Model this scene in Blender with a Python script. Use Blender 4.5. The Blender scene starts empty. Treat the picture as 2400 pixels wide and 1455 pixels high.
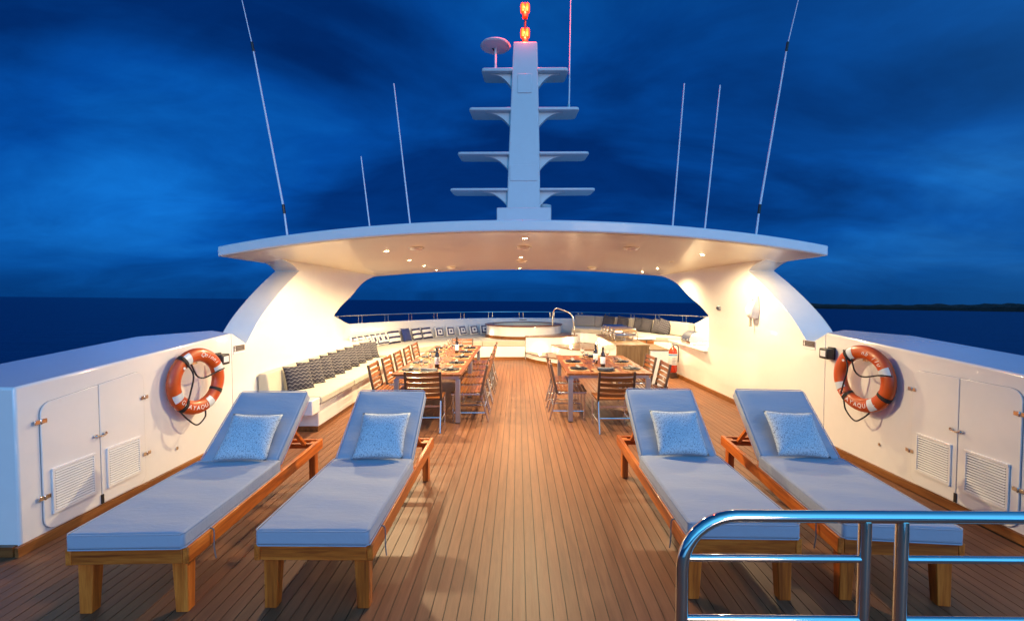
import bpy, bmesh, math, random
from mathutils import Vector, Matrix, Euler
R = math.radians
random.seed(7)
scene = bpy.context.scene
COL = scene.collection

# ------------------------------------------------------------------ camera, sky, sun, exposure
cam_d = bpy.data.cameras.new('camera')
cam_d.sensor_width = 36.0; cam_d.sensor_fit = 'HORIZONTAL'; cam_d.lens = 16.0
cam_d.clip_start = 0.05; cam_d.clip_end = 90000
cam = bpy.data.objects.new('camera', cam_d); COL.objects.link(cam)
cam.location = (0, 0, 1.9)
cam.rotation_euler = (R(90 - 2.12), 0, R(0.752))
scene.camera = cam

SUN_EL, SUN_AZ = R(4.0), R(160)          # azimuth from +Y clockwise: behind the camera, a little right
world = bpy.data.worlds.new('World'); scene.world = world; world.use_nodes = True
wn, wl = world.node_tree.nodes, world.node_tree.links
wn.clear()
def W(t, **k):
    n = wn.new(t)
    for a, v in k.items(): setattr(n, a, v)
    return n
def wmath(op, a, b=None, clamp=False):
    n = W('ShaderNodeMath', operation=op, use_clamp=clamp)
    for i, v in enumerate((a, b)):
        if v is None: continue
        if isinstance(v, (int, float)): n.inputs[i].default_value = v
        else: wl.new(v, n.inputs[i])
    return n.outputs[0]
sky = W('ShaderNodeTexSky', sky_type='NISHITA', sun_disc=False)
sky.sun_elevation = SUN_EL; sky.sun_rotation = SUN_AZ; sky.altitude = 5; sky.air_density = 1.0; sky.dust_density = 0.6; sky.ozone_density = 4.0
tc = W('ShaderNodeTexCoord'); sep = W('ShaderNodeSeparateXYZ'); wl.new(tc.outputs['Generated'], sep.inputs[0])
zz = wmath('ADD', wmath('MAXIMUM', sep.outputs[2], 0.0), 0.26)
cx = wmath('DIVIDE', sep.outputs[0], zz); cy = wmath('DIVIDE', sep.outputs[1], zz)
comb = W('ShaderNodeCombineXYZ'); wl.new(cx, comb.inputs[0]); wl.new(cy, comb.inputs[1])
mp = W('ShaderNodeMapping'); mp.inputs['Scale'].default_value = (0.55, 0.85, 1); mp.inputs['Location'].default_value = (2.6, 1.4, 0); mp.inputs['Rotation'].default_value = (0, 0, R(14))
wl.new(comb.outputs[0], mp.inputs[0])
nz = W('ShaderNodeTexNoise'); nz.inputs['Scale'].default_value = 1.15; nz.inputs['Detail'].default_value = 8; nz.inputs['Roughness'].default_value = 0.50; nz.inputs['Distortion'].default_value = 0.5
wl.new(mp.outputs[0], nz.inputs['Vector'])
ramp = W('ShaderNodeValToRGB'); wl.new(nz.outputs['Fac'], ramp.inputs[0])
ramp.color_ramp.elements[0].position = 0.38; ramp.color_ramp.elements[0].color = (0.36, 0.37, 0.44, 1)
ramp.color_ramp.elements[1].position = 0.66; ramp.color_ramp.elements[1].color = (3.2, 1.85, 1.45, 1)
e = ramp.color_ramp.elements.new(0.52); e.color = (0.95, 0.95, 0.95, 1)
bw = W('ShaderNodeRGBToBW'); wl.new(sky.outputs[0], bw.inputs[0])
def wmix(blend, a, b, fac=1.0):
    n = W('ShaderNodeMix', data_type='RGBA', blend_type=blend); n.inputs[0].default_value = fac
    for i, v_ in ((6, a), (7, b)):
        if isinstance(v_, tuple): n.inputs[i].default_value = (*v_, 1)
        else: wl.new(v_, n.inputs[i])
    return n.outputs[2]
blue = wmix('MULTIPLY', bw.outputs[0], (0.004, 0.245, 1.30))              # blue hour: the sky's luminance carried in blue
sky_t = wmix('MULTIPLY', sky.outputs[0], (0.06, 0.50, 1.35))
front = wmix('ADD', wmix('MIX', sky_t, blue, 0.82), (0.002, 0.27, 1.35))
fade = W('ShaderNodeMix', data_type='RGBA'); wl.new(wmath('MULTIPLY', wmath('MAXIMUM', sep.outputs[2], 0.0), 6.0, True), fade.inputs[0])
fade.inputs[6].default_value = (0.85, 0.85, 0.85, 1); wl.new(ramp.outputs[0], fade.inputs[7])      # clouds melt together in the haze low down
front = wmix('MULTIPLY', front, fade.outputs[2])
nz2 = W('ShaderNodeTexNoise'); nz2.inputs['Scale'].default_value = 2.6; nz2.inputs['Detail'].default_value = 7; nz2.inputs['Roughness'].default_value = 0.62; nz2.inputs['Distortion'].default_value = 0.8
wl.new(mp.outputs[0], nz2.inputs['Vector'])
r2 = W('ShaderNodeValToRGB'); wl.new(nz2.outputs['Fac'], r2.inputs[0])
r2.color_ramp.elements[0].position = 0.34; r2.color_ramp.elements[0].color = (0.80, 0.80, 0.82, 1)
r2.color_ramp.elements[1].position = 0.70; r2.color_ramp.elements[1].color = (1.30, 1.22, 1.17, 1)
front = wmix('MULTIPLY', front, r2.outputs[0])
# twilight glow: the whole sky brightens smoothly towards the set sun, behind the camera
nrm = W('ShaderNodeVectorMath', operation='NORMALIZE'); wl.new(tc.outputs['Generated'], nrm.inputs[0])
dt = W('ShaderNodeVectorMath', operation='DOT_PRODUCT'); wl.new(nrm.outputs[0], dt.inputs[0]); dt.inputs[1].default_value = (math.sin(SUN_AZ), math.cos(SUN_AZ), 0.0)
gl = wmath('POWER', wmath('MULTIPLY_ADD', dt.outputs['Value'], 0.5), 3.0)
gl_n = gl.node.inputs[0].links[0].from_node; gl_n.inputs[2].default_value = 0.5
glow = wmix('MULTIPLY', gl, (1.3, 7.9, 16.0))
glow = wmix('MULTIPLY', glow, ramp.outputs[0], 0.5)
bg = W('ShaderNodeBackground'); bg.inputs[1].default_value = 0.12
wl.new(wmix('ADD', front, glow), bg.inputs[0])
wo = W('ShaderNodeOutputWorld'); wl.new(bg.outputs[0], wo.inputs[0])

sun_d = bpy.data.lights.new('sun', 'SUN'); sun_d.energy = 0.55; sun_d.angle = R(14); sun_d.color = (1.0, 0.66, 0.36)
sun = bpy.data.objects.new('sun', sun_d); COL.objects.link(sun)
sd = Vector((math.sin(SUN_AZ)*math.cos(R(9)), math.cos(SUN_AZ)*math.cos(R(9)), math.sin(R(9))))
sun.rotation_euler = sd.to_track_quat('Z', 'Y').to_euler()
sun.location = (20, -40, 25)

vs = scene.view_settings
vs.view_transform = 'Standard'; vs.look = 'None'; vs.exposure = 0.0; vs.gamma = 1.0; vs.use_curve_mapping = False
scene.render.engine = 'CYCLES'
scene.cycles.use_denoising = True
scene.cycles.max_bounces = 8; scene.cycles.diffuse_bounces = 4; scene.cycles.glossy_bounces = 4; scene.cycles.transmission_bounces = 8
scene.cycles.sample_clamp_indirect = 6.0; scene.cycles.caustics_reflective = False; scene.cycles.caustics_refractive = False

# ------------------------------------------------------------------ materials
def newmat(name):
    m = bpy.data.materials.new(name); m.use_nodes = True
    nt = m.node_tree; b = nt.nodes['Principled BSDF']
    return m, nt, b
def N(nt, t, **k):
    n = nt.nodes.new(t)
    for a, v in k.items():
        if a.startswith('i_'):
            n.inputs[a[2:].replace('_', ' ')].default_value = v
        else: setattr(n, a, v)
    return n
def M(nt, op, a, b=None, c=None, clamp=False):
    n = nt.nodes.new('ShaderNodeMath'); n.operation = op; n.use_clamp = clamp
    for i, v in enumerate((a, b, c)):
        if v is None: continue
        if isinstance(v, (int, float)): n.inputs[i].default_value = v
        else: nt.links.new(v, n.inputs[i])
    return n.outputs[0]
def coords(nt, kind='Object', scale=(1, 1, 1), rot=(0, 0, 0)):
    tcn = N(nt, 'ShaderNodeTexCoord'); mpn = N(nt, 'ShaderNodeMapping')
    mpn.inputs['Scale'].default_value = scale; mpn.inputs['Rotation'].default_value = rot
    nt.links.new(tcn.outputs[kind], mpn.inputs[0]); return mpn.outputs[0]
def noise(nt, vec, scale, detail=3, rough=0.5, dist=0.0):
    n = N(nt, 'ShaderNodeTexNoise'); n.inputs['Scale'].default_value = scale; n.inputs['Detail'].default_value = detail
    n.inputs['Roughness'].default_value = rough; n.inputs['Distortion'].default_value = dist
    if vec is not None: nt.links.new(vec, n.inputs['Vector'])
    return n.outputs['Fac']
def rampn(nt, fac, stops):
    r = N(nt, 'ShaderNodeValToRGB'); nt.links.new(fac, r.inputs[0]); el = r.color_ramp.elements
    while len(el) < len(stops): el.new(0.5)
    for e_, (p, c) in zip(el, stops): e_.position = p; e_.color = (c[0], c[1], c[2], 1)
    return r.outputs[0]
def bump(nt, b, h, strength=0.2, dist=0.01):
    n = N(nt, 'ShaderNodeBump'); n.inputs['Strength'].default_value = strength; n.inputs['Distance'].default_value = dist
    nt.links.new(h, n.inputs['Height']); nt.links.new(n.outputs[0], b.inputs['Normal'])
def mixc(nt, fac, a, b):
    n = N(nt, 'ShaderNodeMix', data_type='RGBA')
    for s, v in ((0, fac), (6, a), (7, b)):
        if isinstance(v, (int, float)): n.inputs[s].default_value = v
        elif isinstance(v, tuple): n.inputs[s].default_value = (*v, 1)
        else: nt.links.new(v, n.inputs[s])
    return n.outputs[2]
def objrand(nt):
    return N(nt, 'ShaderNodeObjectInfo').outputs['Random']

def mat_paint(name, col=(0.80, 0.79, 0.77), rough=0.16, bumpy=0.03, coat=0.9):
    m, nt, b = newmat(name)
    v = coords(nt)
    n1 = noise(nt, v, 1.3, 4); n2 = noise(nt, v, 9.0, 5, 0.6)
    c = mixc(nt, M(nt, 'MULTIPLY', n2, 0.5), col, tuple(x*0.86 for x in col))
    nt.links.new(c, b.inputs['Base Color'])
    nt.links.new(M(nt, 'ADD', rough*0.7, M(nt, 'MULTIPLY', n2, rough*0.7)), b.inputs['Roughness'])
    b.inputs['Coat Weight'].default_value = coat; b.inputs['Coat Roughness'].default_value = 0.06
    bump(nt, b, n1, bumpy, 0.05)
    return m
def mat_wood(name, c1, c2, c3, axis='Y', rough=0.4, coat=0.0, scale=1.0, var=0.35):
    m, nt, b = newmat(name)
    s = {'X': (1.2, 16, 16), 'Y': (16, 1.2, 16), 'Z': (16, 16, 1.2)}[axis]
    info = N(nt, 'ShaderNodeObjectInfo')
    tcn = N(nt, 'ShaderNodeTexCoord'); addv = N(nt, 'ShaderNodeVectorMath', operation='ADD')
    mulv = N(nt, 'ShaderNodeVectorMath', operation='SCALE'); mulv.inputs['Scale'].default_value = 37.0
    cmb = N(nt, 'ShaderNodeCombineXYZ')
    for i in range(3): nt.links.new(info.outputs['Random'], cmb.inputs[i])
    nt.links.new(cmb.outputs[0], mulv.inputs[0])
    nt.links.new(tcn.outputs['Object'], addv.inputs[0]); nt.links.new(mulv.outputs[0], addv.inputs[1])
    mpn = N(nt, 'ShaderNodeMapping'); mpn.inputs['Scale'].default_value = tuple(x*scale for x in s)
    nt.links.new(addv.outputs[0], mpn.inputs[0]); v = mpn.outputs[0]
    n1 = noise(nt, v, 1.0, 5, 0.6, 0.6); n2 = noise(nt, v, 5.0, 3, 0.6)
    g = M(nt, 'ADD', M(nt, 'MULTIPLY', n1, 0.75), M(nt, 'MULTIPLY', n2, 0.25))
    c = rampn(nt, g, [(0.33, c1), (0.50, c2), (0.68, c3)])
    hv = N(nt, 'ShaderNodeHueSaturation'); nt.links.new(c, hv.inputs['Color'])
    nt.links.new(M(nt, 'ADD', 1.0 - var/2, M(nt, 'MULTIPLY', info.outputs['Random'], var)), hv.inputs['Value'])
    nt.links.new(hv.outputs[0], b.inputs['Base Color'])
    nt.links.new(M(nt, 'ADD', rough*0.8, M(nt, 'MULTIPLY', n1, rough*0.4)), b.inputs['Roughness'])
    b.inputs['Coat Weight'].default_value = coat; b.inputs['Coat Roughness'].default_value = 0.12
    b.inputs['Specular IOR Level'].default_value = 0.28
    bump(nt, b, g, 0.15, 0.004)
    return m
def mat_plain(name, col, rough=0.5, metal=0.0, coat=0.0, var=0.12, nscale=20, bmp=0.05):
    m, nt, b = newmat(name)
    v = coords(nt); n1 = noise(nt, v, nscale, 4, 0.6)
    c = mixc(nt, n1, tuple(min(1, x*(1+var)) for x in col), tuple(x*(1-var) for x in col))
    nt.links.new(c, b.inputs['Base Color'])
    nt.links.new(M(nt, 'ADD', rough*0.8, M(nt, 'MULTIPLY', n1, rough*0.4)), b.inputs['Roughness'])
    b.inputs['Metallic'].default_value = metal; b.inputs['Coat Weight'].default_value = coat
    if bmp: bump(nt, b, n1, bmp, 0.003)
    return m
def mat_fabric(name, col, col2=None, weave=260, bmp=0.25, wrinkle=0.3):
    m, nt, b = newmat(name)
    v = coords(nt)
    n1 = noise(nt, v, 3.5, 4, 0.55, 0.4); n2 = noise(nt, v, weave, 2, 0.6)
    c = mixc(nt, n1, col, col2 or tuple(x*0.86 for x in col))
    nt.links.new(c, b.inputs['Base Color'])
    b.inputs['Roughness'].default_value = 0.92; b.inputs['Sheen Weight'].default_value = 0.15
    n3 = noise(nt, coords(nt, 'Object', (3.0, 9.0, 5.0)), 1.6, 5, 0.6, 1.2)
    bump(nt, b, M(nt, 'ADD', M(nt, 'ADD', M(nt, 'MULTIPLY', n1, wrinkle), M(nt, 'MULTIPLY', n3, 0.55)), M(nt, 'MULTIPLY', n2, 0.05)), bmp, 0.035)
    return m
def mat_emit(name, col, strength):
    m, nt, b = newmat(name)
    b.inputs['Base Color'].default_value = (*col, 1); b.inputs['Emission Color'].default_value = (*col, 1)
    b.inputs['Emission Strength'].default_value = strength
    return m
def mat_glass(name, col=(1, 1, 1), rough=0.0):
    m, nt, b = newmat(name)
    b.inputs['Base Color'].default_value = (*col, 1); b.inputs['Transmission Weight'].default_value = 1.0
    b.inputs['Roughness'].default_value = rough; b.inputs['IOR'].default_value = 1.45
    return m

gel = mat_paint('white_gelcoat')
slat_m = mat_paint('slat_paint', (0.78, 0.78, 0.77), 0.5, 0.02, 0.0)
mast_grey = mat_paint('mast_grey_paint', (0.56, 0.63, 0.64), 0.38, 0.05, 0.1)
gel_mast = mat_paint('mast_paint', (0.78, 0.79, 0.79), 0.35, 0.05, 0.1)
# soffit: glossy paint that smears reflections along the ceiling boards
soffit_m, nt, b = newmat('soffit_gloss')
v = coords(nt, 'Object', (0.35, 7.0, 1)); n1 = noise(nt, v, 1.6, 5, 0.6)
nt.links.new(mixc(nt, n1, (0.88, 0.82, 0.70), (0.80, 0.72, 0.59)), b.inputs['Base Color'])
b.inputs['Roughness'].default_value = 0.28; b.inputs['Coat Weight'].default_value = 0.40; b.inputs['Coat Roughness'].default_value = 0.07; b.inputs['Coat IOR'].default_value = 1.45
bump(nt, b, n1, 0.10, 0.06)
deck_m = mat_wood('deck_teak', (0.138, 0.055, 0.027), (0.188, 0.077, 0.037), (0.235, 0.103, 0.051), 'Y', 0.46, 0.0, 1.0, 0.16)
deck_x = mat_wood('tread_teak', (0.12, 0.055, 0.02), (0.19, 0.09, 0.035), (0.26, 0.13, 0.055), 'X', 0.32, 0.2)
caulk_m = mat_plain('deck_caulking', (0.012, 0.011, 0.010), 0.6)
teak = {a: mat_wood('varnished_teak_'+a.lower(), (0.20, 0.036, 0.006), (0.50, 0.115, 0.014), (0.76, 0.225, 0.032), a, 0.38, 0.08) for a in 'XYZ'}
skirt = {a: mat_wood('skirting_teak_'+a.lower(), (0.11, 0.035, 0.009), (0.21, 0.075, 0.019), (0.31, 0.125, 0.035), a, 0.35, 0.2) for a in 'XY'}
chairw = {a: mat_wood('chair_teak_'+a.lower(), (0.13, 0.038, 0.009), (0.24, 0.076, 0.017), (0.33, 0.115, 0.028), a, 0.30, 0.4) for a in 'XYZ'}
table_m = mat_wood('table_teak', (0.12, 0.034, 0.009), (0.20, 0.065, 0.016), (0.27, 0.10, 0.028), 'Y', 0.34, 0.15)
counter_m = mat_wood('counter_wood', (0.11, 0.065, 0.028), (0.18, 0.11, 0.05), (0.25, 0.16, 0.08), 'Z', 0.35, 0.25)
steel = mat_plain('polished_steel', (0.78, 0.74, 0.67), 0.07, 1.0, 0, 0.05, 14, 0.02)
alu = mat_plain('brushed_aluminium', (0.42, 0.43, 0.45), 0.32, 0.9, 0, 0.1, 30, 0.03)
black_m = mat_plain('black_plastic', (0.014, 0.012, 0.013), 0.4)
rubber_m = mat_plain('black_rope', (0.018, 0.015, 0.014), 0.8)
pad_m = mat_fabric('lounger_canvas', (0.35, 0.395, 0.47), (0.31, 0.355, 0.43))
sofa_m = mat_fabric('sofa_canvas', (0.46, 0.42, 0.34), (0.40, 0.37, 0.30))
sofa_d = mat_fabric('sofa_canvas_grey', (0.40, 0.37, 0.32), (0.35, 0.32, 0.28))
seal_m = mat_plain('door_joint', (0.30, 0.29, 0.29), 0.6)
orange_m = mat_plain('ring_orange', (0.50, 0.068, 0.006), 0.38, 0, 0.3, 0.14, 6)
white_m = mat_plain('white_print', (0.85, 0.85, 0.85), 0.5)
reflect_m = mat_plain('reflective_tape', (0.58, 0.66, 0.72), 0.3, 0.0, 0.3)
red_m = mat_plain('extinguisher_red', (0.55, 0.035, 0.012), 0.25, 0, 0.5)
sign_m = mat_plain('sign_brown', (0.10, 0.065, 0.055), 0.4)
plate_m = mat_plain('dark_plate', (0.02, 0.020, 0.020), 0.3, 0, 0.1)
napkin_m = mat_fabric('grey_napkin', (0.16, 0.165, 0.18), None, 300)
mat_mat = mat_plain('woven_mat', (0.30, 0.17, 0.09), 0.8, 0, 0, 0.4, 120, 0.4)
bottle_m = mat_plain('wine_bottle_glass', (0.018, 0.010, 0.008), 0.05, 0, 0.6)
label_m = mat_plain('paper_label', (0.74, 0.74, 0.76), 0.6, 0, 0, 0.05)
glass_m = mat_glass('clear_glass')
darkwood = mat_plain('chair_post_wood', (0.085, 0.045, 0.025), 0.4, 0, 0.2)
bulb_m = mat_emit('lit_bulb', (1.0, 0.72, 0.38), 110)
step_m = mat_emit('lit_step_lamp', (1.0, 0.74, 0.42), 60)
red_emit = mat_emit('lit_red_lens', (1.0, 0.075, 0.008), 1.5)
red_core = mat_emit('lit_filament', (1.0, 0.35, 0.05), 5)
dome_m = mat_plain('frosted_dome', (0.75, 0.76, 0.80), 0.25, 0, 0.4)
flag_blue = mat_fabric('navy_fabric', (0.012, 0.028, 0.16), (0.010, 0.022, 0.12))
water_m = mat_glass('tub_water', (0.75, 0.85, 0.8))
tile_m = mat_plain('tub_shell', (0.62, 0.58, 0.42), 0.3)

def pillow_pattern(name, fn, light, dark):
    """fn(nt, u, v) -> factor socket (1 = light); u and v run -1..1 over the pillow face"""
    m, nt, b = newmat(name)
    tcn = N(nt, 'ShaderNodeTexCoord'); sp = N(nt, 'ShaderNodeSeparateXYZ'); nt.links.new(tcn.outputs['Generated'], sp.inputs[0])
    u = M(nt, 'MULTIPLY_ADD', sp.outputs[0], 2.0, -1.0); w = M(nt, 'MULTIPLY_ADD', sp.outputs[2], 2.0, -1.0)
    f = fn(nt, u, w)
    wv = noise(nt, tcn.outputs['Generated'], 130, 2, 0.6)
    c = mixc(nt, f, dark, light)
    c = mixc(nt, M(nt, 'MULTIPLY', wv, 0.22), c, (0.04, 0.04, 0.05))
    nt.links.new(c, b.inputs['Base Color']); b.inputs['Roughness'].default_value = 0.9
    bump(nt, b, wv, 0.3, 0.004)
    return m
def pat_wave(nt, u, w):
    ph = M(nt, 'SINE', M(nt, 'MULTIPLY', u, 17.0))
    y = M(nt, 'MULTIPLY', w, 3.6)
    y1 = M(nt, 'FRACT', M(nt, 'ADD', M(nt, 'ADD', y, 20.0), M(nt, 'MULTIPLY', ph, 0.14)))
    y2 = M(nt, 'FRACT', M(nt, 'ADD', M(nt, 'ADD', y, 20.0), M(nt, 'MULTIPLY', ph, -0.14)))
    a = M(nt, 'LESS_THAN', y1, 0.10)
    b2 = M(nt, 'MULTIPLY', M(nt, 'LESS_THAN', M(nt, 'FRACT', M(nt, 'ADD', y2, 0.5)), 0.10), 0.25)
    return M(nt, 'MAXIMUM', a, b2)
def pat_stripe(nt, u, w):
    return M(nt, 'GREATER_THAN', M(nt, 'FRACT', M(nt, 'ADD', M(nt, 'MULTIPLY', w, 1.25), 10.3)), 0.42)
def pat_square(nt, u, w):
    r = M(nt, 'MAXIMUM', M(nt, 'ABSOLUTE', u), M(nt, 'ABSOLUTE', w))
    outer = M(nt, 'GREATER_THAN', r, 0.74)
    mid = M(nt, 'MULTIPLY', M(nt, 'LESS_THAN', r, 0.50), M(nt, 'GREATER_THAN', r, 0.20))
    return M(nt, 'MAXIMUM', outer, mid)
def pat_key(nt, u, w):
    r = M(nt, 'MAXIMUM', M(nt, 'ABSOLUTE', u), M(nt, 'ABSOLUTE', w))
    outer = M(nt, 'GREATER_THAN', r, 0.78)
    mid = M(nt, 'MULTIPLY', M(nt, 'LESS_THAN', r, 0.55), M(nt, 'GREATER_THAN', r, 0.28))
    cut = M(nt, 'MULTIPLY', M(nt, 'GREATER_THAN', w, 0.0), M(nt, 'LESS_THAN', M(nt, 'ABSOLUTE', M(nt, 'ADD', u, -0.3)), 0.12))
    return M(nt, 'MAXIMUM', M(nt, 'MAXIMUM', outer, mid), cut)
def pat_tweed(nt, u, w):
    cmb = N(nt, 'ShaderNodeCombineXYZ'); nt.links.new(M(nt, 'MULTIPLY', u, 44.0), cmb.inputs[0]); nt.links.new(M(nt, 'MULTIPLY', w, 12.0), cmb.inputs[1])
    cm2 = N(nt, 'ShaderNodeCombineXYZ'); nt.links.new(M(nt, 'MULTIPLY', u, 11.0), cm2.inputs[0]); nt.links.new(M(nt, 'MULTIPLY', w, 46.0), cm2.inputs[1])
    a = noise(nt, cmb.outputs[0], 1.0, 4, 0.75); b2 = noise(nt, cm2.outputs[0], 1.0, 4, 0.75)
    return M(nt, 'MULTIPLY', M(nt, 'LESS_THAN', a, 0.565), M(nt, 'LESS_THAN', b2, 0.585))
P_wave = pillow_pattern('navy_wave_fabric', pat_wave, (0.33, 0.31, 0.31), (0.010, 0.009, 0.024))
P_stripe = pillow_pattern('navy_stripe_fabric', pat_stripe, (0.74, 0.72, 0.68), (0.018, 0.018, 0.085))
P_square = pillow_pattern('navy_square_fabric', pat_square, (0.74, 0.72, 0.68), (0.018, 0.018, 0.085))
P_key = pillow_pattern('navy_key_fabric', pat_key, (0.74, 0.72, 0.68), (0.018, 0.018, 0.085))
P_tweed = pillow_pattern('pale_tweed_fabric', pat_tweed, (0.62, 0.72, 0.78), (0.14, 0.19, 0.26))

# ------------------------------------------------------------------ mesh helpers
class MB:
    def __init__(s): s.v = []; s.f = []
    def add(s, vs_, fs):
        o = len(s.v); s.v += [tuple(p) for p in vs_]; s.f += [tuple(i + o for i in f) for f in fs]; return s
    def box(s, a, b):
        (x0, y0, z0), (x1, y1, z1) = a, b
        return s.add([(x0,y0,z0),(x1,y0,z0),(x1,y1,z0),(x0,y1,z0),(x0,y0,z1),(x1,y0,z1),(x1,y1,z1),(x0,y1,z1)],
                     [(0,3,2,1),(4,5,6,7),(0,1,5,4),(1,2,6,5),(2,3,7,6),(3,0,4,7)])
    def bar(s, p, q, w, h, up=(0, 0, 1), w2=None, h2=None):
        p, q = Vector(p), Vector(q); d = (q - p).normalized(); u = Vector(up)
        x = d.cross(u)
        if x.length < 1e-4: x = d.cross(Vector((0, 1, 0)))
        x.normalize(); y = x.cross(d)
        w2 = w2 or w; h2 = h2 or h
        vs_ = [c + x*sx*ww/2 + y*sy*hh/2 for c, ww, hh in ((p, w, h), (q, w2, h2)) for sx, sy in ((-1,-1),(1,-1),(1,1),(-1,1))]
        return s.add(vs_, [(0,1,2,3),(7,6,5,4),(0,4,5,1),(1,5,6,2),(2,6,7,3),(3,7,4,0)])
    def tube(s, pts, r, n=10, closed=False, r_end=None):
        pts = [Vector(p) for p in pts]; L = len(pts); rings = []
        prev = None
        for i, p in enumerate(pts):
            a = pts[(i-1) % L] if (i > 0 or closed) else p
            c = pts[(i+1) % L] if (i < L-1 or closed) else p
            t = (c - a).normalized()
            if prev is None:
                x = t.cross(Vector((0, 0, 1)))
                if x.length < 1e-3: x = t.cross(Vector((1, 0, 0)))
            else: x = prev - t*prev.dot(t)
            x.normalize(); prev = x; y = t.cross(x)
            rr = r if r_end is None else r + (r_end - r)*i/(L-1)
            rings.append([p + x*rr*math.cos(2*math.pi*k/n) + y*rr*math.sin(2*math.pi*k/n) for k in range(n)])
        vs_ = [v_ for rg in rings for v_ in rg]; fs = []
        for i in range(L if closed else L-1):
            j = (i+1) % L
            for k in range(n):
                k2 = (k+1) % n; fs.append((i*n+k, i*n+k2, j*n+k2, j*n+k))
        if not closed:
            fs.append(tuple(range(n-1, -1, -1))); fs.append(tuple((L-1)*n + k for k in range(n)))
        return s.add(vs_, fs)
    def lathe(s, prof, n=20, c=(0, 0, 0), sx=1.0, sy=1.0, cap=True):
        vs_ = [(c[0] + r*sx*math.cos(2*math.pi*k/n), c[1] + r*sy*math.sin(2*math.pi*k/n), c[2] + z) for r, z in prof for k in range(n)]
        fs = [(i*n+k, i*n+(k+1) % n, (i+1)*n+(k+1) % n, (i+1)*n+k) for i in range(len(prof)-1) for k in range(n)]
        if cap: fs += [tuple(range(n-1, -1, -1)), tuple((len(prof)-1)*n + k for k in range(n))]
        return s.add(vs_, fs)
    def prism(s, poly, z0, z1):
        """plan polygon between z0 and z1 (numbers or functions of (x, y))"""
        g = lambda z, p: z(p[0], p[1]) if callable(z) else z
        n = len(poly)
        vs_ = [(p[0], p[1], g(z0, p)) for p in poly] + [(p[0], p[1], g(z1, p)) for p in poly]
        return s.add(vs_, [tuple(range(n-1, -1, -1)), tuple(range(n, 2*n))] + [(i, (i+1) % n, n+(i+1) % n, n+i) for i in range(n)])
    def sheet(s, fn, nu, nv):
        vs_ = [fn(i/nu, j/nv) for j in range(nv+1) for i in range(nu+1)]
        return s.add(vs_, [(j*(nu+1)+i, j*(nu+1)+i+1, (j+1)*(nu+1)+i+1, (j+1)*(nu+1)+i) for j in range(nv) for i in range(nu)])
    def build(s, name, mat, parent=None, smooth=False, bevel=0, seg=2, org=(0, 0, 0), loc=None, sub=0):
        me = bpy.data.meshes.new(name)
        o_ = Vector(org)
        me.from_pydata([tuple(Vector(p) - o_) for p in s.v], [], s.f)
        bm = bmesh.new(); bm.from_mesh(me); bmesh.ops.recalc_face_normals(bm, faces=bm.faces); bm.to_mesh(me); bm.free()
        me.materials.append(mat)
        ob = bpy.data.objects.new(name, me); COL.objects.link(ob)
        if parent is not None: ob.parent = parent
        if loc is not None: ob.location = loc
        elif parent is None: ob.location = org
        if bevel:
            md = ob.modifiers.new('bevel', 'BEVEL'); md.width = bevel; md.segments = seg; md.limit_method = 'ANGLE'; md.angle_limit = R(32)
        if sub:
            md = ob.modifiers.new('sub', 'SUBSURF'); md.levels = sub; md.render_levels = sub
        if smooth or bevel:
            me.polygons.foreach_set('use_smooth', [True]*len(me.polygons))
            try: me.set_sharp_from_angle(angle=R(38))
            except Exception: pass
        return ob
def empty(name, loc=(0, 0, 0), rz=0.0):
    o = bpy.data.objects.new(name, None); COL.objects.link(o); o.location = loc; o.rotation_euler = (0, 0, rz); o.empty_display_size = 0.1
    return o
def tag(o, label=None, cat=None, group=None, kind=None):
    if label: o['label'] = label
    if cat: o['category'] = cat
    if group: o['group'] = group
    if kind: o['kind'] = kind
    return o
def copy_tree(o, parent=None):
    c = o.copy(); COL.objects.link(c); c.parent = parent
    for ch in list(o.children): copy_tree(ch, c)
    return c
ORD = ['first', 'second', 'third', 'fourth', 'fifth', 'sixth', 'seventh', 'eighth', 'ninth', 'tenth']
def spot(name, loc, energy, parent, size=R(158), blend=0.9, col=(1.0, 0.75, 0.41), rad=0.04, direction=(0, 0, -1)):
    d = bpy.data.lights.new(name, 'SPOT'); d.energy = energy; d.spot_size = size; d.spot_blend = blend; d.color = col; d.shadow_soft_size = rad
    o = bpy.data.objects.new(name, d); COL.objects.link(o); o.parent = parent; o.location = loc
    o.rotation_euler = Vector(direction).to_track_quat('-Z', 'Y').to_euler(); return o
def point(name, loc, energy, parent, col=(1.0, 0.70, 0.40), rad=0.03):
    d = bpy.data.lights.new(name, 'POINT'); d.energy = energy; d.color = col; d.shadow_soft_size = rad
    o = bpy.data.objects.new(name, d); COL.objects.link(o); o.parent = parent; o.location = loc; return o
def spline(pts, n=8):
    """Catmull-Rom through points"""
    P_ = [Vector(p) for p in pts]; P_ = [P_[0]*2 - P_[1]] + P_ + [P_[-1]*2 - P_[-2]]; out = []
    for i in range(1, len(P_)-2):
        a, b_, c, d = P_[i-1:i+3]
        for k in range(n):
            t = k/n
            out.append(0.5*((2*b_) + (c-a)*t + (2*a-5*b_+4*c-d)*t*t + (3*b_-a-3*c+d)*t**3))
    out.append(P_[-2]); return out
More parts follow.
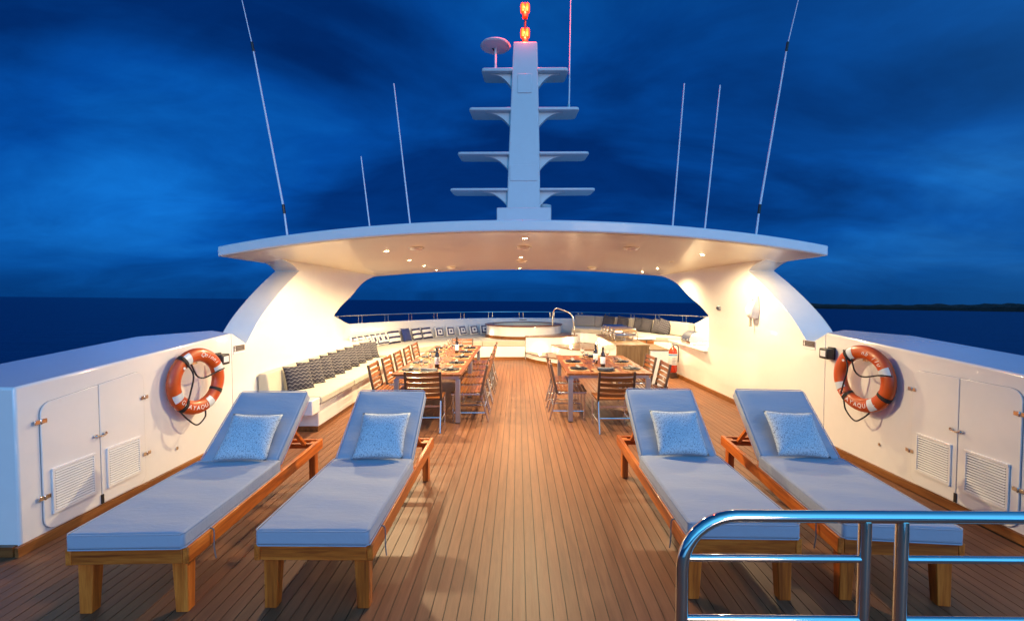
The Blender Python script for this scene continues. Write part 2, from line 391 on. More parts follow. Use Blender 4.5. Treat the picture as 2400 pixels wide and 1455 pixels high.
def pillow_mesh(name, w, h, t, mat, seed=0, n=14):
    """stuffed square cushion standing in the XZ plane, centre at the origin"""
    rnd = random.Random(seed); a1, a2, a3 = (rnd.uniform(0, 6) for _ in range(3)); mb = MB()
    for side in (-1, 1):
        def fn(i, j):
            u, w_ = i*2-1, j*2-1
            px = u*(1 - 0.07*(1-w_*w_)); pz = w_*(1 - 0.07*(1-u*u))
            th = (max(0, 1-abs(u)**2.6)**0.55)*(max(0, 1-abs(w_)**2.6)**0.55)
            wr = 0.10*math.sin(3*u+a1)*math.cos(2.5*w_+a2) + 0.05*math.sin(6*w_*u+a3)
            return (px*w/2, side*t/2*th*(1+wr), pz*h/2)
        mb.sheet(fn, n, n)
    me = bpy.data.meshes.new(name)
    me.from_pydata(mb.v, [], mb.f)
    bm = bmesh.new(); bm.from_mesh(me); bmesh.ops.remove_doubles(bm, verts=bm.verts, dist=1e-5); bmesh.ops.recalc_face_normals(bm, faces=bm.faces); bm.to_mesh(me); bm.free()
    me.materials.append(mat); me.polygons.foreach_set('use_smooth', [True]*len(me.polygons))
    return me
def put(name, me, loc, rot):
    o = bpy.data.objects.new(name, me); COL.objects.link(o); o.location = loc; o.rotation_euler = rot; return o
# ================================================================== SETTING: sea, land, deck
n_sea = Vector((0.00886, 0.01688, 0.99982)).normalized()
sea_loc = Vector((0, 0, 1.9)) - n_sea*9.5
q_sea = Vector((0, 0, 1)).rotation_difference(n_sea)
sea_m, nt, b = newmat('sea_water')
v = coords(nt, 'Object')
mpn = N(nt, 'ShaderNodeMapping'); mpn.inputs['Scale'].default_value = (0.05, 0.16, 1); nt.links.new(v, mpn.inputs[0])
n1 = noise(nt, mpn.outputs[0], 1.0, 6, 0.62, 0.3); n2 = noise(nt, v, 0.9, 4, 0.6)
nt.links.new(mixc(nt, n1, (0.002, 0.024, 0.090), (0.004, 0.042, 0.145)), b.inputs['Base Color'])
b.inputs['Roughness'].default_value = 0.42; b.inputs['IOR'].default_value = 1.2
bump(nt, b, M(nt, 'ADD', n1, M(nt, 'MULTIPLY', n2, 0.4)), 0.7, 1.2)
mb = MB(); ring = [0, 30, 120, 500, 2000, 8000, 30000, 70000]; K = 64
mb.v = [(0, 0, 0)] + [(r*math.cos(2*math.pi*k/K), r*math.sin(2*math.pi*k/K), 0) for r in ring[1:] for k in range(K)]
mb.f = [(0, 1+k, 1+(k+1) % K) for k in range(K)] + [(1+i*K+k, 1+(i+1)*K+k, 1+(i+1)*K+(k+1) % K, 1+i*K+(k+1) % K) for i in range(len(ring)-2) for k in range(K)]
sea = mb.build('sea', sea_m); sea.location = sea_loc; sea.rotation_mode = 'QUATERNION'; sea.rotation_quaternion = q_sea
tag(sea, kind='structure')
land_m = mat_plain('dark_forest_land', (0.004, 0.006, 0.005), 0.95, 0, 0, 0.4, 0.08, 0.0)
def land_h(t):
    return 9.5 + 5.5*math.exp(-((t-0.30)/0.05)**2) + 3.0*math.exp(-((t-0.42)/0.10)**2) + 1.4*math.sin(t*37)*math.sin(t*11) + 0.7*math.sin(t*131)
def land_fn(i, j):
    p = Vector((520, 1040, 0)).lerp(Vector((1500, -100, 0)), i); side = Vector((0.76, 0.65, 0))
    prof = [(0, -1), (12, 0.55), (40, 0.9), (80, 1.0), (220, 0.7), (380, -1)][min(5, int(round(j*5)))]
    q = p + side*prof[0]; z = prof[1]*land_h(i) if prof[1] > 0 else -1
    if prof[1] > 0: z *= 1 + 0.12*math.sin(i*320 + prof[0])
    return (q.x, q.y, z)
land = MB().sheet(land_fn, 220, 5).build('land', land_m, smooth=False)
land.location = sea_loc; land.rotation_mode = 'QUATERNION'; land.rotation_quaternion = q_sea
tag(land, kind='structure')

# deck: dark caulking sheet with every teak plank laid on it
deck = MB().box((-4.7, -1.5, -0.20), (4.2, 15.6, -0.006)).build('deck', caulk_m); tag(deck, kind='structure')
PW = 0.0812; Y0d, Y1d = -1.2, 13.2
plank_mesh = None
k0, k1 = -57, 47
for k in range(k0, k1):
    x0 = 0.008 + k*PW
    if plank_mesh is None:
        o = MB().box((-PW/2+0.0028, Y0d, -0.02), (PW/2-0.0028, Y1d, 0.0)).build('plank', deck_m, deck)
        plank_mesh = o.data
    else:
        o = bpy.data.objects.new('plank', plank_mesh); COL.objects.link(o); o.parent = deck
    o.location = (x0, 0, random.uniform(-0.0006, 0.0006))

# hull: keeps the deck from hanging in the air
hull = MB().prism([(-4.55, -6), (4.65, -6), (4.65, 5.4), (4.2, 11), (2.9, 14.2), (1.5, 15.6), (-1.4, 15.6), (-2.8, 14.2), (-4.1, 11), (-4.55, 5.4)], -9.0, -0.21).build('hull', gel)
tag(hull, 'white hull below the teak sun deck', 'hull')

# ================================================================== forward bulwarks with lockers
zl = lambda x, y: 1.225 + 0.0717*(y-3.2)
zr = lambda x, y: 1.285 + 0.0622*(y-3.487)
def xr(y): return 3.80 + (5.66 - y)*0.016 if y < 5.66 else 3.80 - (y-5.66)*0.0345
def bulwark(side):
    left = side < 0
    poly = [(-3.62, 3.2), (-3.6, 5.655), (-4.0, 5.9), (-4.6, 5.41), (-4.6, 3.2)] if left else [(xr(2.0), 2.0), (3.80, 5.655), (4.2, 5.9), (4.66, 5.41), (4.66, 2.0)]
    ztop = zl if left else zr
    t = MB().prism(poly, -0.3, ztop).build('bulwark', gel, bevel=0.018, seg=3)
    tag(t, 'white left bulwark with louvred locker doors and a life ring' if left else 'white right bulwark with louvred locker doors behind the steel railing', 'bulwark')
    X = (lambda y: -3.62 + (y-3.2)*0.00815) if left else xr
    s = 1 if left else -1          # inboard direction
    def P(y, z, d=0.0): return (X(y) + s*d, y, z)
    ya, ym, yb = (3.36, 3.835, 4.30) if left else (4.41, 3.955, 3.47)
    zt = (lambda y: 1.075 + 0.09*(y-3.36)) if left else (lambda y: 1.17)
    def rounded(y0, y1, z0, za, zb, r, outer):
        pts = []
        d = 1 if y1 > y0 else -1
        if outer == 0:   # rounded at the y0 edge
            for k in range(7):
                a = R(90*k/6); pts.append((y0 + d*r*(1-math.sin(a)), z0 + r*(1-math.cos(a))) )
            pts = [(y1, z0)] + pts
            for k in range(7):
                a = R(90*k/6); pts.append((y0 + d*r*(1-math.cos(a)), za - r*(1-math.sin(a))))
            pts.append((y1, zb))
        return pts
    for kd, (ye, yi, va, vb) in enumerate(((ya, ym, *((3.42, 3.78) if left else (4.352, 4.002))), (yb, ym, *((4.24, 3.886) if left else (3.534, 3.889))))):
        d = 1 if yi > ye else -1
        yi2 = yi - d*0.004
        pts = rounded(ye, yi2, 0.085, zt(ye), zt(yi2), 0.09, 0)
        # dark joint line = a slightly larger recessed seal behind the door leaf
        n_ = len(pts)
        mbd = MB(); vs_ = [P(y, z, 0.001) for y, z in pts] + [P(y, z, 0.012) for y, z in pts]
        mbd.add(vs_, [tuple(range(n_)), tuple(range(n_, 2*n_))] + [(i, (i+1) % n_, n_+(i+1) % n_, n_+i) for i in range(n_)])
        door = mbd.build('locker_door', gel, t, bevel=0.003, org=t.location)
        cy_ = sum(p[0] for p in pts)/n_; cz_ = sum(p[1] for p in pts)/n_
        sl = [(cy_ + (y-cy_)*1.0 + (0.003 if y > cy_ else -0.003), cz_ + (z-cz_) + (0.003 if z > cz_ else -0.003)) for y, z in pts]
        mbs = MB(); vs_ = [P(y, z, 0.0005) for y, z in sl] + [P(y, z, 0.0035) for y, z in sl]
        mbs.add(vs_, [tuple(range(n_)), tuple(range(n_, 2*n_))] + [(i, (i+1) % n_, n_+(i+1) % n_, n_+i) for i in range(n_)])
        mbs.build('door_seal', seal_m, t)
        y0v, y1v = min(va, vb), max(va, vb); z0v, z1v = (0.195, 0.548) if left else (0.205, 0.575)
        fw = 0.022
        mbf = MB()
        for (a0, a1, c0, c1) in ((y0v, y1v, z0v, z0v+fw), (y0v, y1v, z1v-fw, z1v), (y0v, y0v+fw, z0v+fw, z1v-fw), (y1v-fw, y1v, z0v+fw, z1v-fw)):
            A, B = P(a0, c0, 0.0115), P(a1, c1, 0.024)
            mbf.box((min(A[0], B[0]), a0, c0), (max(A[0], B[0]), a1, c1))
        mbf.build('vent_frame', gel, door, bevel=0.002)
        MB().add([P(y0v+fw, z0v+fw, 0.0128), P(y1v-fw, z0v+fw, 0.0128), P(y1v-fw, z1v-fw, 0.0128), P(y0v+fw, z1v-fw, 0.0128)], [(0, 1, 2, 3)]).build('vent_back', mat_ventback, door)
        ns = 15; sm = None
        for i in range(ns):
            zc = z0v + fw + (z1v-z0v-2*fw)*(i+0.5)/ns; yc = (y0v+y1v)/2
            if sm is None:
                sl_ = MB().add([(s*0.000, (y0v-y1v)/2+fw, 0.006), (s*0.000, (y1v-y0v)/2-fw, 0.006), (s*0.013, (y1v-y0v)/2-fw, -0.004), (s*0.013, (y0v-y1v)/2+fw, -0.004),
                                (s*0.000, (y0v-y1v)/2+fw, 0.0035), (s*0.000, (y1v-y0v)/2-fw, 0.0035), (s*0.013, (y1v-y0v)/2-fw, -0.0065), (s*0.013, (y0v-y1v)/2+fw, -0.0065)],
                               [(0,1,2,3),(7,6,5,4),(0,4,5,1),(1,5,6,2),(2,6,7,3),(3,7,4,0)]).build('louvre_slat', slat_m, door)
                sm = sl_.data
            else:
                sl_ = bpy.data.objects.new('louvre_slat', sm); COL.objects.link(sl_); sl_.parent = door
            sl_.location = P(yc, zc, 0.0135)
    # hinges, latch, drain plug
    for (y, z) in (((3.357, 0.935), (3.366, 0.35), (4.30, 0.905), (4.312, 0.357)) if left else ((4.414, 0.98), (4.42, 0.38), (3.482, 0.985), (3.472, 0.403))):
        mbh = MB(); A = P(y, z, 0.011)
        for dy in (-0.024, 0.024):
            B = P(y+dy, z, 0.019); mbh.box((min(A[0], B[0]), y+dy-0.020, z-0.017), (max(A[0], B[0])+0.001, y+dy+0.020, z+0.017))
        mbh.tube([P(y, z-0.02, 0.020), P(y, z+0.02, 0.020)], 0.007, 8)
        mbh.build('hinge', steel, t, bevel=0.003)
    yl, zl_ = (3.83, 0.689) if left else (3.961, 0.715)
    mbl = MB()
    for dy in (-0.045, 0.045):
        mbl.tube([P(yl+dy, zl_, 0.012), P(yl+dy, zl_, 0.030)], 0.014, 12)
    mbl.tube(spline([P(yl-0.045, zl_, 0.032), P(yl, zl_-0.012, 0.036), P(yl+0.045, zl_, 0.032)], 5), 0.006, 8)
    mbl.build('latch', steel, t, smooth=True)
    yp, zp = (4.707, 0.269) if left else (4.79, 0.314)
    MB().tube([P(yp, zp, 0.0), P(yp, zp, 0.008), P(yp, zp, 0.0085)], 0.017, 12).build('drain_plug', steel, t, smooth=True)
    ys_ = ym
    A = P(ys_, 0.1, 0.012); B = P(ys_, 0.17, 0.020)
    MB().box((min(A[0], B[0]), ys_-0.012, 0.085), (max(A[0], B[0]), ys_+0.012, 0.165)).build('door_bolt', black_m, t)
    # varnished skirting along the foot
    y_end = 3.16 if left else 2.0
    sk = MB()
    st = [y_end + (5.66-y_end)*i/6 for i in range(7)]
    for i in range(6):
        a, c = st[i], st[i+1]
        x0, x1, x2, x3 = X(a)+s*0.002, X(a)+s*0.030, X(c)+s*0.030, X(c)+s*0.002
        sk.add([(x0,a,0.002),(x1,a,0.002),(x2,c,0.002),(x3,c,0.002),(x0,a,0.075),(x1-s*0.006,a,0.07),(x2-s*0.006,c,0.07),(x3,c,0.075)],
               [(0,3,2,1),(4,5,6,7),(0,1,5,4),(1,2,6,5),(2,3,7,6),(3,0,4,7)])
    sk.build('skirting', skirt['Y'], t)
    if left:
        MB().box((-4.6, 3.165, 0.002), (-3.64, 3.199, 0.075)).build('skirting', skirt['X'], t)
    return t, P
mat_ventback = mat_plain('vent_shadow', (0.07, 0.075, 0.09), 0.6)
bul_l, PL = bulwark(-1)
bul_r, PR = bulwark(1)

# ================================================================== side arches that carry the roof
def zs(x, y): return 2.63 - 0.015*(y-5.4) - 0.0134*(x-0.03)**2
def arch(side):
    left = side < 0
    front = [(p.x, p.y) for p in spline([(5.96, 1.235, 0), (6.27, 1.533, 0), (6.623, 1.788, 0), (7.024, 2.032, 0), (7.46, 2.265, 0)], 6)]
    flare = [(p.x, p.y) for p in spline([(7.46, 2.272, 0), (7.26, 2.36, 0), (6.95, 2.42, 0), (6.55, 2.47, 0)], 4)]
    aft = [(p.x, p.y) for p in spline([(12.0, 2.40, 0), (11.14, 2.285, 0), (10.465, 2.125, 0), (9.80, 1.85, 0), (9.22, 1.645, 0), (8.88, 1.49, 0)], 6)]
    low = [(8.84, 1.42), (8.82, 1.30), (8.82, 0.95), (8.85, 0.86), (8.93, 0.79), (9.05, 0.765), (10.95, 0.765)]
    out = [(5.66, -0.05), (5.66, 1.398)] + front + flare + [(6.55, 2.50), (12.0, 2.50)] + aft + low + [(10.95, -0.05)]
    if left: xi = lambda y: -3.6; xo = lambda y: -4.0
    else: xi = lambda y: xr(y); xo = lambda y: xr(y) + 0.42
    n_ = len(out)
    vs_ = [(xi(y), y, z) for y, z in out] + [(xo(y), y, z) for y, z in out]
    fs = [tuple(range(n_)), tuple(range(n_, 2*n_))] + [(i, (i+1) % n_, n_+(i+1) % n_, n_+i) for i in range(n_)]
    w = MB().add(vs_, fs).build('side_arch', gel, bevel=0.02, seg=3)
    tag(w, 'tall white curved arch wall behind the cushioned bench' if left else 'tall white curved arch wall with a hand dryer on it', 'arch wall')
    s = 1 if left else -1
    sk = MB(); a, c = 5.66, 10.95
    x0, x1, x2, x3 = xi(a)+s*0.002, xi(a)+s*0.03, xi(c)+s*0.03, xi(c)+s*0.002
    sk.add([(x0,a,0.002),(x1,a,0.002),(x2,c,0.002),(x3,c,0.002),(x0,a,0.085),(x1-s*.006,a,0.08),(x2-s*.006,c,0.08),(x3,c,0.085)], [(0,3,2,1),(4,5,6,7),(0,1,5,4),(1,2,6,5),(2,3,7,6),(3,0,4,7)])
    sk.build('skirting', skirt['Y'], w)
    # shelf in the opening
    sx0, sx1 = (xi(9.9)-0.5, xi(9.9)+0.05) if left else (xi(9.9)-0.05, xi(9.9)+0.55)
    MB().box((sx0, 8.86, 0.768), (sx1, 10.94, 0.80)).build('shelf', gel, w, bevel=0.008)
    return w
arch_l = arch(-1); arch_r = arch(1)

# ================================================================== hardtop roof
Yf = lambda x: 5.37 + 0.0435*(x-0.03)**2
Ya = lambda x: 12.05 - 0.012*(x-0.03)**2
HX = 4.07
def roofgrid(dz, inset=0.0, hx=HX):
    def fn(i, j):
        x = 0.03 + (i*2-1)*(hx-inset); y = (Yf(x)+inset)*(1-j) + (Ya(x)-inset)*j
        return (x, y, zs(x, y) + dz)
    return fn
nu, nv = 40, 16
top = lambda i, j: (lambda p: (p[0], p[1], p[2]))(roofgrid(0.135)(i, j))
mb = MB(); mb.sheet(roofgrid(0.0), nu, nv); mb.sheet(top, nu, nv)
per = [i for i in range(nu+1)] + [j*(nu+1)+nu for j in range(1, nv+1)] + [nv*(nu+1)+i for i in range(nu-1, -1, -1)] + [j*(nu+1) for j in range(nv-1, 0, -1)]
off = (nu+1)*(nv+1)
mb.f += [(per[k], per[(k+1) % len(per)], off+per[(k+1) % len(per)], off+per[k]) for k in range(len(per))]
roof = mb.build('hardtop_roof', gel_mast, bevel=0.02, seg=3)
tag(roof, 'wide white cambered hardtop roof over the dining deck', 'roof')
MB().sheet(roofgrid(-0.004, 0.06, 4.05), nu, nv).build('soffit', soffit_m, roof, smooth=True)
def tier_fn(i, j):
    x = 0.03 + (i*2-1)*3.47; e_ = 1 - abs(i*2-1)**10*0.35
    jj = [0, 0.02, 1][int(round(j*2))]
    y = 6.95 + 0.03*(x-0.03)**2*0.4 + jj*4.2
    z = 3.02 - 0.0176*(x-0.03)**2
    if int(round(j*2)) == 0: z = 2.66
    if i in (0, 1): z = min(z, 2.62)
    return (x, y, z)
MB().sheet(tier_fn, 40, 2).build('roof_tier', gel_mast, roof, smooth=True)

# ================================================================== stern bulwark and railing
half = [(4.15, 8.6), (4.15, 9.6), (4.14, 10.4), (4.08, 11.0), (3.62, 12.35), (2.86, 13.95), (1.52, 15.33), (0.55, 15.7)]
path = [Vector((0.05-x, y, 0)) for x, y in half] + [Vector((0.05, 15.76, 0))] + [Vector((0.05+x, y, 0)) for x, y in half[::-1]]
sp = spline(path, 8)
def zb(y): return 1.39 if y < 10.15 else (1.39 - 0.3*(y-10.15) if y < 10.9 else 1.165 - 0.0219*(y-10.9))
def stern_wall(inner_off, outer_off, z0, ztop, pts=sp):
    L = []
    for i, p in enumerate(pts):
        t = (pts[min(i+1, len(pts)-1)] - pts[max(i-1, 0)]).normalized(); nrm = Vector((-t.y, t.x, 0))  # outboard
        L.append((p + nrm*inner_off, p + nrm*outer_off, p.y))
    mb = MB(); vs_ = []
    for a, c, y in L:
        vs_ += [(a.x, a.y, z0), (a.x, a.y, ztop(y)), (c.x, c.y, ztop(y)), (c.x, c.y, z0)]
    fs = [(4*i+k, 4*(i+1)+k, 4*(i+1)+(k+1) % 4, 4*i+(k+1) % 4) for i in range(len(L)-1) for k in range(4)]
    fs += [(0, 1, 2, 3), tuple(4*(len(L)-1)+k for k in (3, 2, 1, 0))]
    return mb.add(vs_, fs)
stern = stern_wall(0.0, 0.12, -0.2, zb).build('stern_bulwark', gel, bevel=0.012)
tag(stern, 'curved white stern bulwark behind the hot tub and sofas', 'bulwark')
MB().box((0.05, 15.735, 0.99), (0.30, 15.755, 1.01)).build('drain_slot', black_m, stern)
rail_e = empty('stern_railing', (0.05, 15.8, 1.05)); tag(rail_e, 'thin polished steel railing along the curved stern bulwark', 'railing')
rp = []
for i, p in enumerate(sp):
    t = (sp[min(i+1, len(sp)-1)] - sp[max(i-1, 0)]).normalized(); nrm = Vector((-t.y, t.x, 0))
    q = p + nrm*0.06
    if q.y > 9.9: rp.append(Vector((q.x, q.y, 1.165 - 0.0219*(q.y-10.9) + 0.205)))
MB().tube(rp, 0.017, 8).build('top_rail', steel, rail_e, smooth=True, org=rail_e.location)
post_mesh = None; acc = 0.0; nxt = 0.35
for i in range(1, len(rp)):
    seg_ = (rp[i]-rp[i-1]).length
    while acc + seg_ >= nxt:
        for dd in (0, 0.14):
            t_ = min(1, max(0, (nxt + dd - acc)/seg_)); q = rp[i-1] + (rp[i]-rp[i-1])*((nxt+dd-acc)/seg_)
            if post_mesh is None:
                po = MB().tube([(0, 0, -0.23), (0, 0, -0.01)], 0.011, 8).build('post', steel, rail_e, smooth=True); post_mesh = po.data
            else:
                po = bpy.data.objects.new('post', post_mesh); COL.objects.link(po); po.parent = rail_e
            po.location = q - Vector(rail_e.location)
        nxt += 1.08
    acc += seg_

# ================================================================== mast with platforms
MX, MY = 0.10, 8.0
mast = empty('radar_mast', (MX, MY, 2.75)); tag(mast, 'tall tapered white radar mast with four platforms and red lamps on top', 'mast')
mo = Vector((MX, MY, 2.75))
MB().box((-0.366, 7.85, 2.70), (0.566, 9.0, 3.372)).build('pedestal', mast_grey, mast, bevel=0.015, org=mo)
def taper(z):
    t = (z-3.372)/(6.23-3.372); return (0.2985*(1-t) + 0.209*t, 0.38*(1-t)+0.26*t, 0.096*(1-t)+0.126*t)
mb = MB(); vs_ = []
for z in (3.373, 3.6, 4.15, 6.23):
    hw, hd, xc = taper(z)
    if z < 3.5: hw, xc = 0.298, 0.096
    elif z < 3.7: hw -= 0.005
    vs_ += [(xc-hw, 8.0, z), (xc+hw, 8.0, z), (xc+hw, 8.0+2*hd, z), (xc-hw, 8.0+2*hd, z)]
mb.add(vs_, [(0,1,2,3), (12,13,14,15)] + [(4*i+k, 4*i+(k+1) % 4, 4*i+4+(k+1) % 4, 4*i+4+k) for i in range(3) for k in range(4)])
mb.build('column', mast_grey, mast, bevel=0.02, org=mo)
for (z, xl, xr_, th) in ((3.735, -1.19, 1.345, 0.055), (4.36, -1.055, 1.235, 0.06), (5.12, -0.85, 1.06, 0.07), (5.79, -0.635, 0.87, 0.08)):
    hw, hd, xc = taper(z)
    for sd_ in (-1, 1):
        xe = xl if sd_ < 0 else xr_; xa = xc + sd_*(hw-0.01)
        rr = 0.05
        plan = [(xa, 7.99), (xe - sd_*rr, 7.99), (xe-sd_*0.012, 8.01), (xe, 8.05), (xe - sd_*0.02, 8.40), (xe - sd_*0.06, 8.45), (xa, 8.47)]
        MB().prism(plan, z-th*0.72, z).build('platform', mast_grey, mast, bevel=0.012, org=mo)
        # curved bracket under the platform
        L = abs(xe-xa); bl = min(0.44, L*0.72); bh = 0.26
        prof = [(xa, z-th*0.72+0.01), (xa + sd_*bl, z-th*0.72+0.01)] + [(xa + sd_*bl*(1-t_)**1.0, z-th*0.72-0.012 - bh*(t_**2.4)) for t_ in [k/10 for k in range(11)]]
        n_ = len(prof); yv = (8.09, 8.20)
        vs2 = [(x, yv[0], zz_) for x, zz_ in prof] + [(x, yv[1], zz_) for x, zz_ in prof]
        MB().add(vs2, [tuple(range(n_)), tuple(range(n_, 2*n_))] + [(i, (i+1) % n_, n_+(i+1) % n_, n_+i) for i in range(n_)]).build('bracket', mast_grey, mast, org=mo)
for (x0, x1, z0, z1) in ((-0.005, 0.235, 5.36, 5.68), (-0.14, 0.335, 3.86, 4.13)):
    h = MB(); 
    hw, hd, xc = taper((z0+z1)/2)
    h.prism([(x0, 7.988), (x1, 7.988), (x1, 7.999), (x0, 7.999)], z0, z1)
    h.build('hatch_cover', mast_grey, mast, bevel=0.004, org=mo)
MB().lathe([(0.16, 2.75), (0.17, 3.55), (0.165, 3.66), (0.03, 3.68)], 16, (0.50, 9.2, 0)).build('funnel_pipe', mast_grey, mast, smooth=True, org=mo)
# satellite disc on the top platform
dsk = empty('satellite_dish', (-0.40, 8.2, 5.79)); tag(dsk, 'round white disc antenna on a short pole above the top mast platform', 'antenna')
MB().lathe([(0.02, 0.44), (0.25, 0.452), (0.27, 0.47), (0.25, 0.492), (0.05, 0.515)], 32).build('disc', gel_mast, dsk, smooth=True)
MB().tube([(0, 0, 0), (0, 0, 0.45)], 0.022, 10).build('pole', gel_mast, dsk, smooth=True)
MB().tube([(-0.05, 0.02, 0.44), (0, 0.0, 0.36)], 0.012, 8).build('strut', black_m, dsk, smooth=True)
# red lamps
def red_lamp(z, label):
    L = empty('signal_lamp', (0.122, 8.12, z)); tag(L, label, 'lamp', 'red lamps on the mast')
    MB().lathe([(0.05, -0.14), (0.055, -0.07), (0.05, -0.06)], 14).build('lamp_base', orange_m, L, smooth=True)
    for sx in (-0.042, 0.042):
        MB().lathe([(0.012, -0.06), (0.038, -0.045), (0.042, 0.02), (0.038, 0.085), (0.02, 0.11)], 14, (sx, 0, 0)).build('lens', red_emit, L, smooth=True)
    MB().tube([(-0.02, -0.048, 0.0), (-0.02, -0.048, 0.02)], 0.012, 8).build('filament', red_core, L)
    MB().bar((0, -0.03, -0.06), (0, -0.03, 0.11), 0.012, 0.012).build('guard', black_m, L)
    point('signal_light', (0, -0.12, 0.02), 60, L, (1.0, 0.06, 0.02), 0.05)
    return L
red_lamp(6.41, 'lower red signal lamp glowing on top of the mast')
red_lamp(6.84, 'upper red signal lamp glowing at the top edge of the picture')
MB().tube([(0.122, 8.12, 6.48), (0.13, 8.14, 6.71)], 0.022, 8).build('lamp_pole', black_m, mast, smooth=True, org=mo)

# ================================================================== whip antennas
whip_m = mat_plain('white_fibreglass', (0.74, 0.75, 0.77), 0.35)
def whip(pts, r, label, joints=()):
    o = empty('whip_antenna', pts[0]); tag(o, label, 'antenna', 'whip antennas on the roof')
    pv = [Vector(p) for p in pts]
    for i in range(len(pv)-1):
        MB().tube([pv[i], pv[i+1]], r[i], 8, r_end=r[i]*0.7).build('rod', whip_m, o, smooth=True, org=pts[0])
    MB().tube([pv[0], pv[0] + (pv[1]-pv[0]).normalized()*0.10], r[0]*1.5, 8).build('mount', alu, o, smooth=True, org=pts[0])
    for j in joints:
        d = (pv[j]-pv[j-1]).normalized(); MB().tube([pv[j]-d*0.07, pv[j]+d*0.07], r[j-1]*1.2, 8).build('joint', black_m, o, smooth=True, org=pts[0])
whip([(-3.62, 7.2, 2.55), (-3.702, 7.2, 3.234), (-4.144, 7.2, 5.747), (-4.36, 7.2, 6.75)], (0.019, 0.017, 0.008), 'longest leaning whip antenna at the left end of the roof', (1, 2))
whip([(-2.33, 7.2, 2.85), (-2.466, 7.2, 4.049)], (0.012,), 'short whip antenna on the left half of the roof', ())
whip([(-1.69, 7.2, 2.88), (-1.938, 7.2, 5.171)], (0.013,), 'medium whip antenna on the left half of the roof, nearest the mast', ())
whip([(2.41, 7.2, 2.82), (2.572, 7.2, 5.144)], (0.014,), 'medium whip antenna on the right half of the roof, nearest the mast', ())
whip([(2.91, 7.2, 2.78), (3.123, 7.2, 5.115)], (0.014,), 'medium whip antenna second from the right end of the roof', ())
whip([(3.69, 7.2, 2.55), (3.763, 7.2, 3.216), (4.137, 7.2, 5.689), (4.36, 7.2, 6.70)], (0.019, 0.017, 0.008), 'longest leaning whip antenna at the right end of the roof', (1, 2))
whip([(0.89, 8.15, 5.12), (0.90, 8.15, 5.35), (0.925, 8.15, 7.4)], (0.018, 0.013), 'whip antenna standing on the mast platform, lit red', ())
# ================================================================== ceiling lights
def downlight(x, y, label, lit=True, power=430):
    z = zs(x, y) - 0.004
    o = empty('ceiling_downlight', (x, y, z)); tag(o, label, 'light', 'round downlights in the ceiling')
    MB().lathe([(0.050, 0.001), (0.052, -0.006), (0.042, -0.010), (0.036, -0.004)], 20, cap=False).build('trim_ring', steel, o, smooth=True)
    MB().lathe([(0.037, 0.0), (0.034, -0.006), (0.012, -0.009)], 16).build('bulb', bulb_m if lit else dome_m, o, smooth=True)
    if lit: spot('down_beam', (0, 0, -0.03), power, o, *( (R(174), 0.4) if y < 7.1 else ()))
    return o
LX = (-2.01, 3.0)
downlight(-2.01, 6.95, 'lit downlight in the left ceiling row, nearest the front edge')
downlight(-2.03, 8.48, 'lit downlight in the left ceiling row, second from the front')
downlight(-2.03, 9.82, 'lit downlight in the left ceiling row, third from the front')
downlight(-2.01, 11.20, 'lit downlight in the left ceiling row, farthest back')
downlight(0.09, 5.92, 'lit downlight in the middle ceiling row, close to the roof front edge', power=470)
downlight(0.06, 8.52, 'lit downlight in the middle ceiling row beside a dome lamp')
downlight(0.04, 11.42, 'lit downlight in the middle ceiling row, farthest back')
downlight(2.83, 7.03, 'lit downlight in the right ceiling row, nearest the front edge', power=260)
downlight(2.80, 8.35, 'unlit downlight in the right ceiling row', False)
downlight(3.02, 9.87, 'lit downlight in the right ceiling row, third from the front')
downlight(3.02, 11.07, 'lit downlight in the right ceiling row, farthest back')
def dome(x, y, label):
    z = zs(x, y) - 0.004
    o = empty('ceiling_dome', (x, y, z)); tag(o, label, 'ceiling fixture', 'white domes in the ceiling')
    MB().lathe([(0.115, 0.001), (0.118, -0.012), (0.100, -0.018)], 28).build('dome_ring', gel, o, smooth=True)
    MB().lathe([(0.095, -0.017), (0.085, -0.034), (0.055, -0.046), (0.015, -0.05)], 28).build('dome_cover', dome_m, o, smooth=True)
dome(-1.5, 6.72, 'white ceiling dome at the front left, beside the left downlight row')
dome(0.09, 6.90, 'white ceiling dome at the front in the middle')
dome(1.66, 6.72, 'white ceiling dome at the front right')
dome(0.08, 9.34, 'white ceiling dome in the middle, behind a lit downlight')
dome(-1.56, 10.65, 'white ceiling dome at the back left')
dome(1.74, 10.74, 'white ceiling dome at the back right')

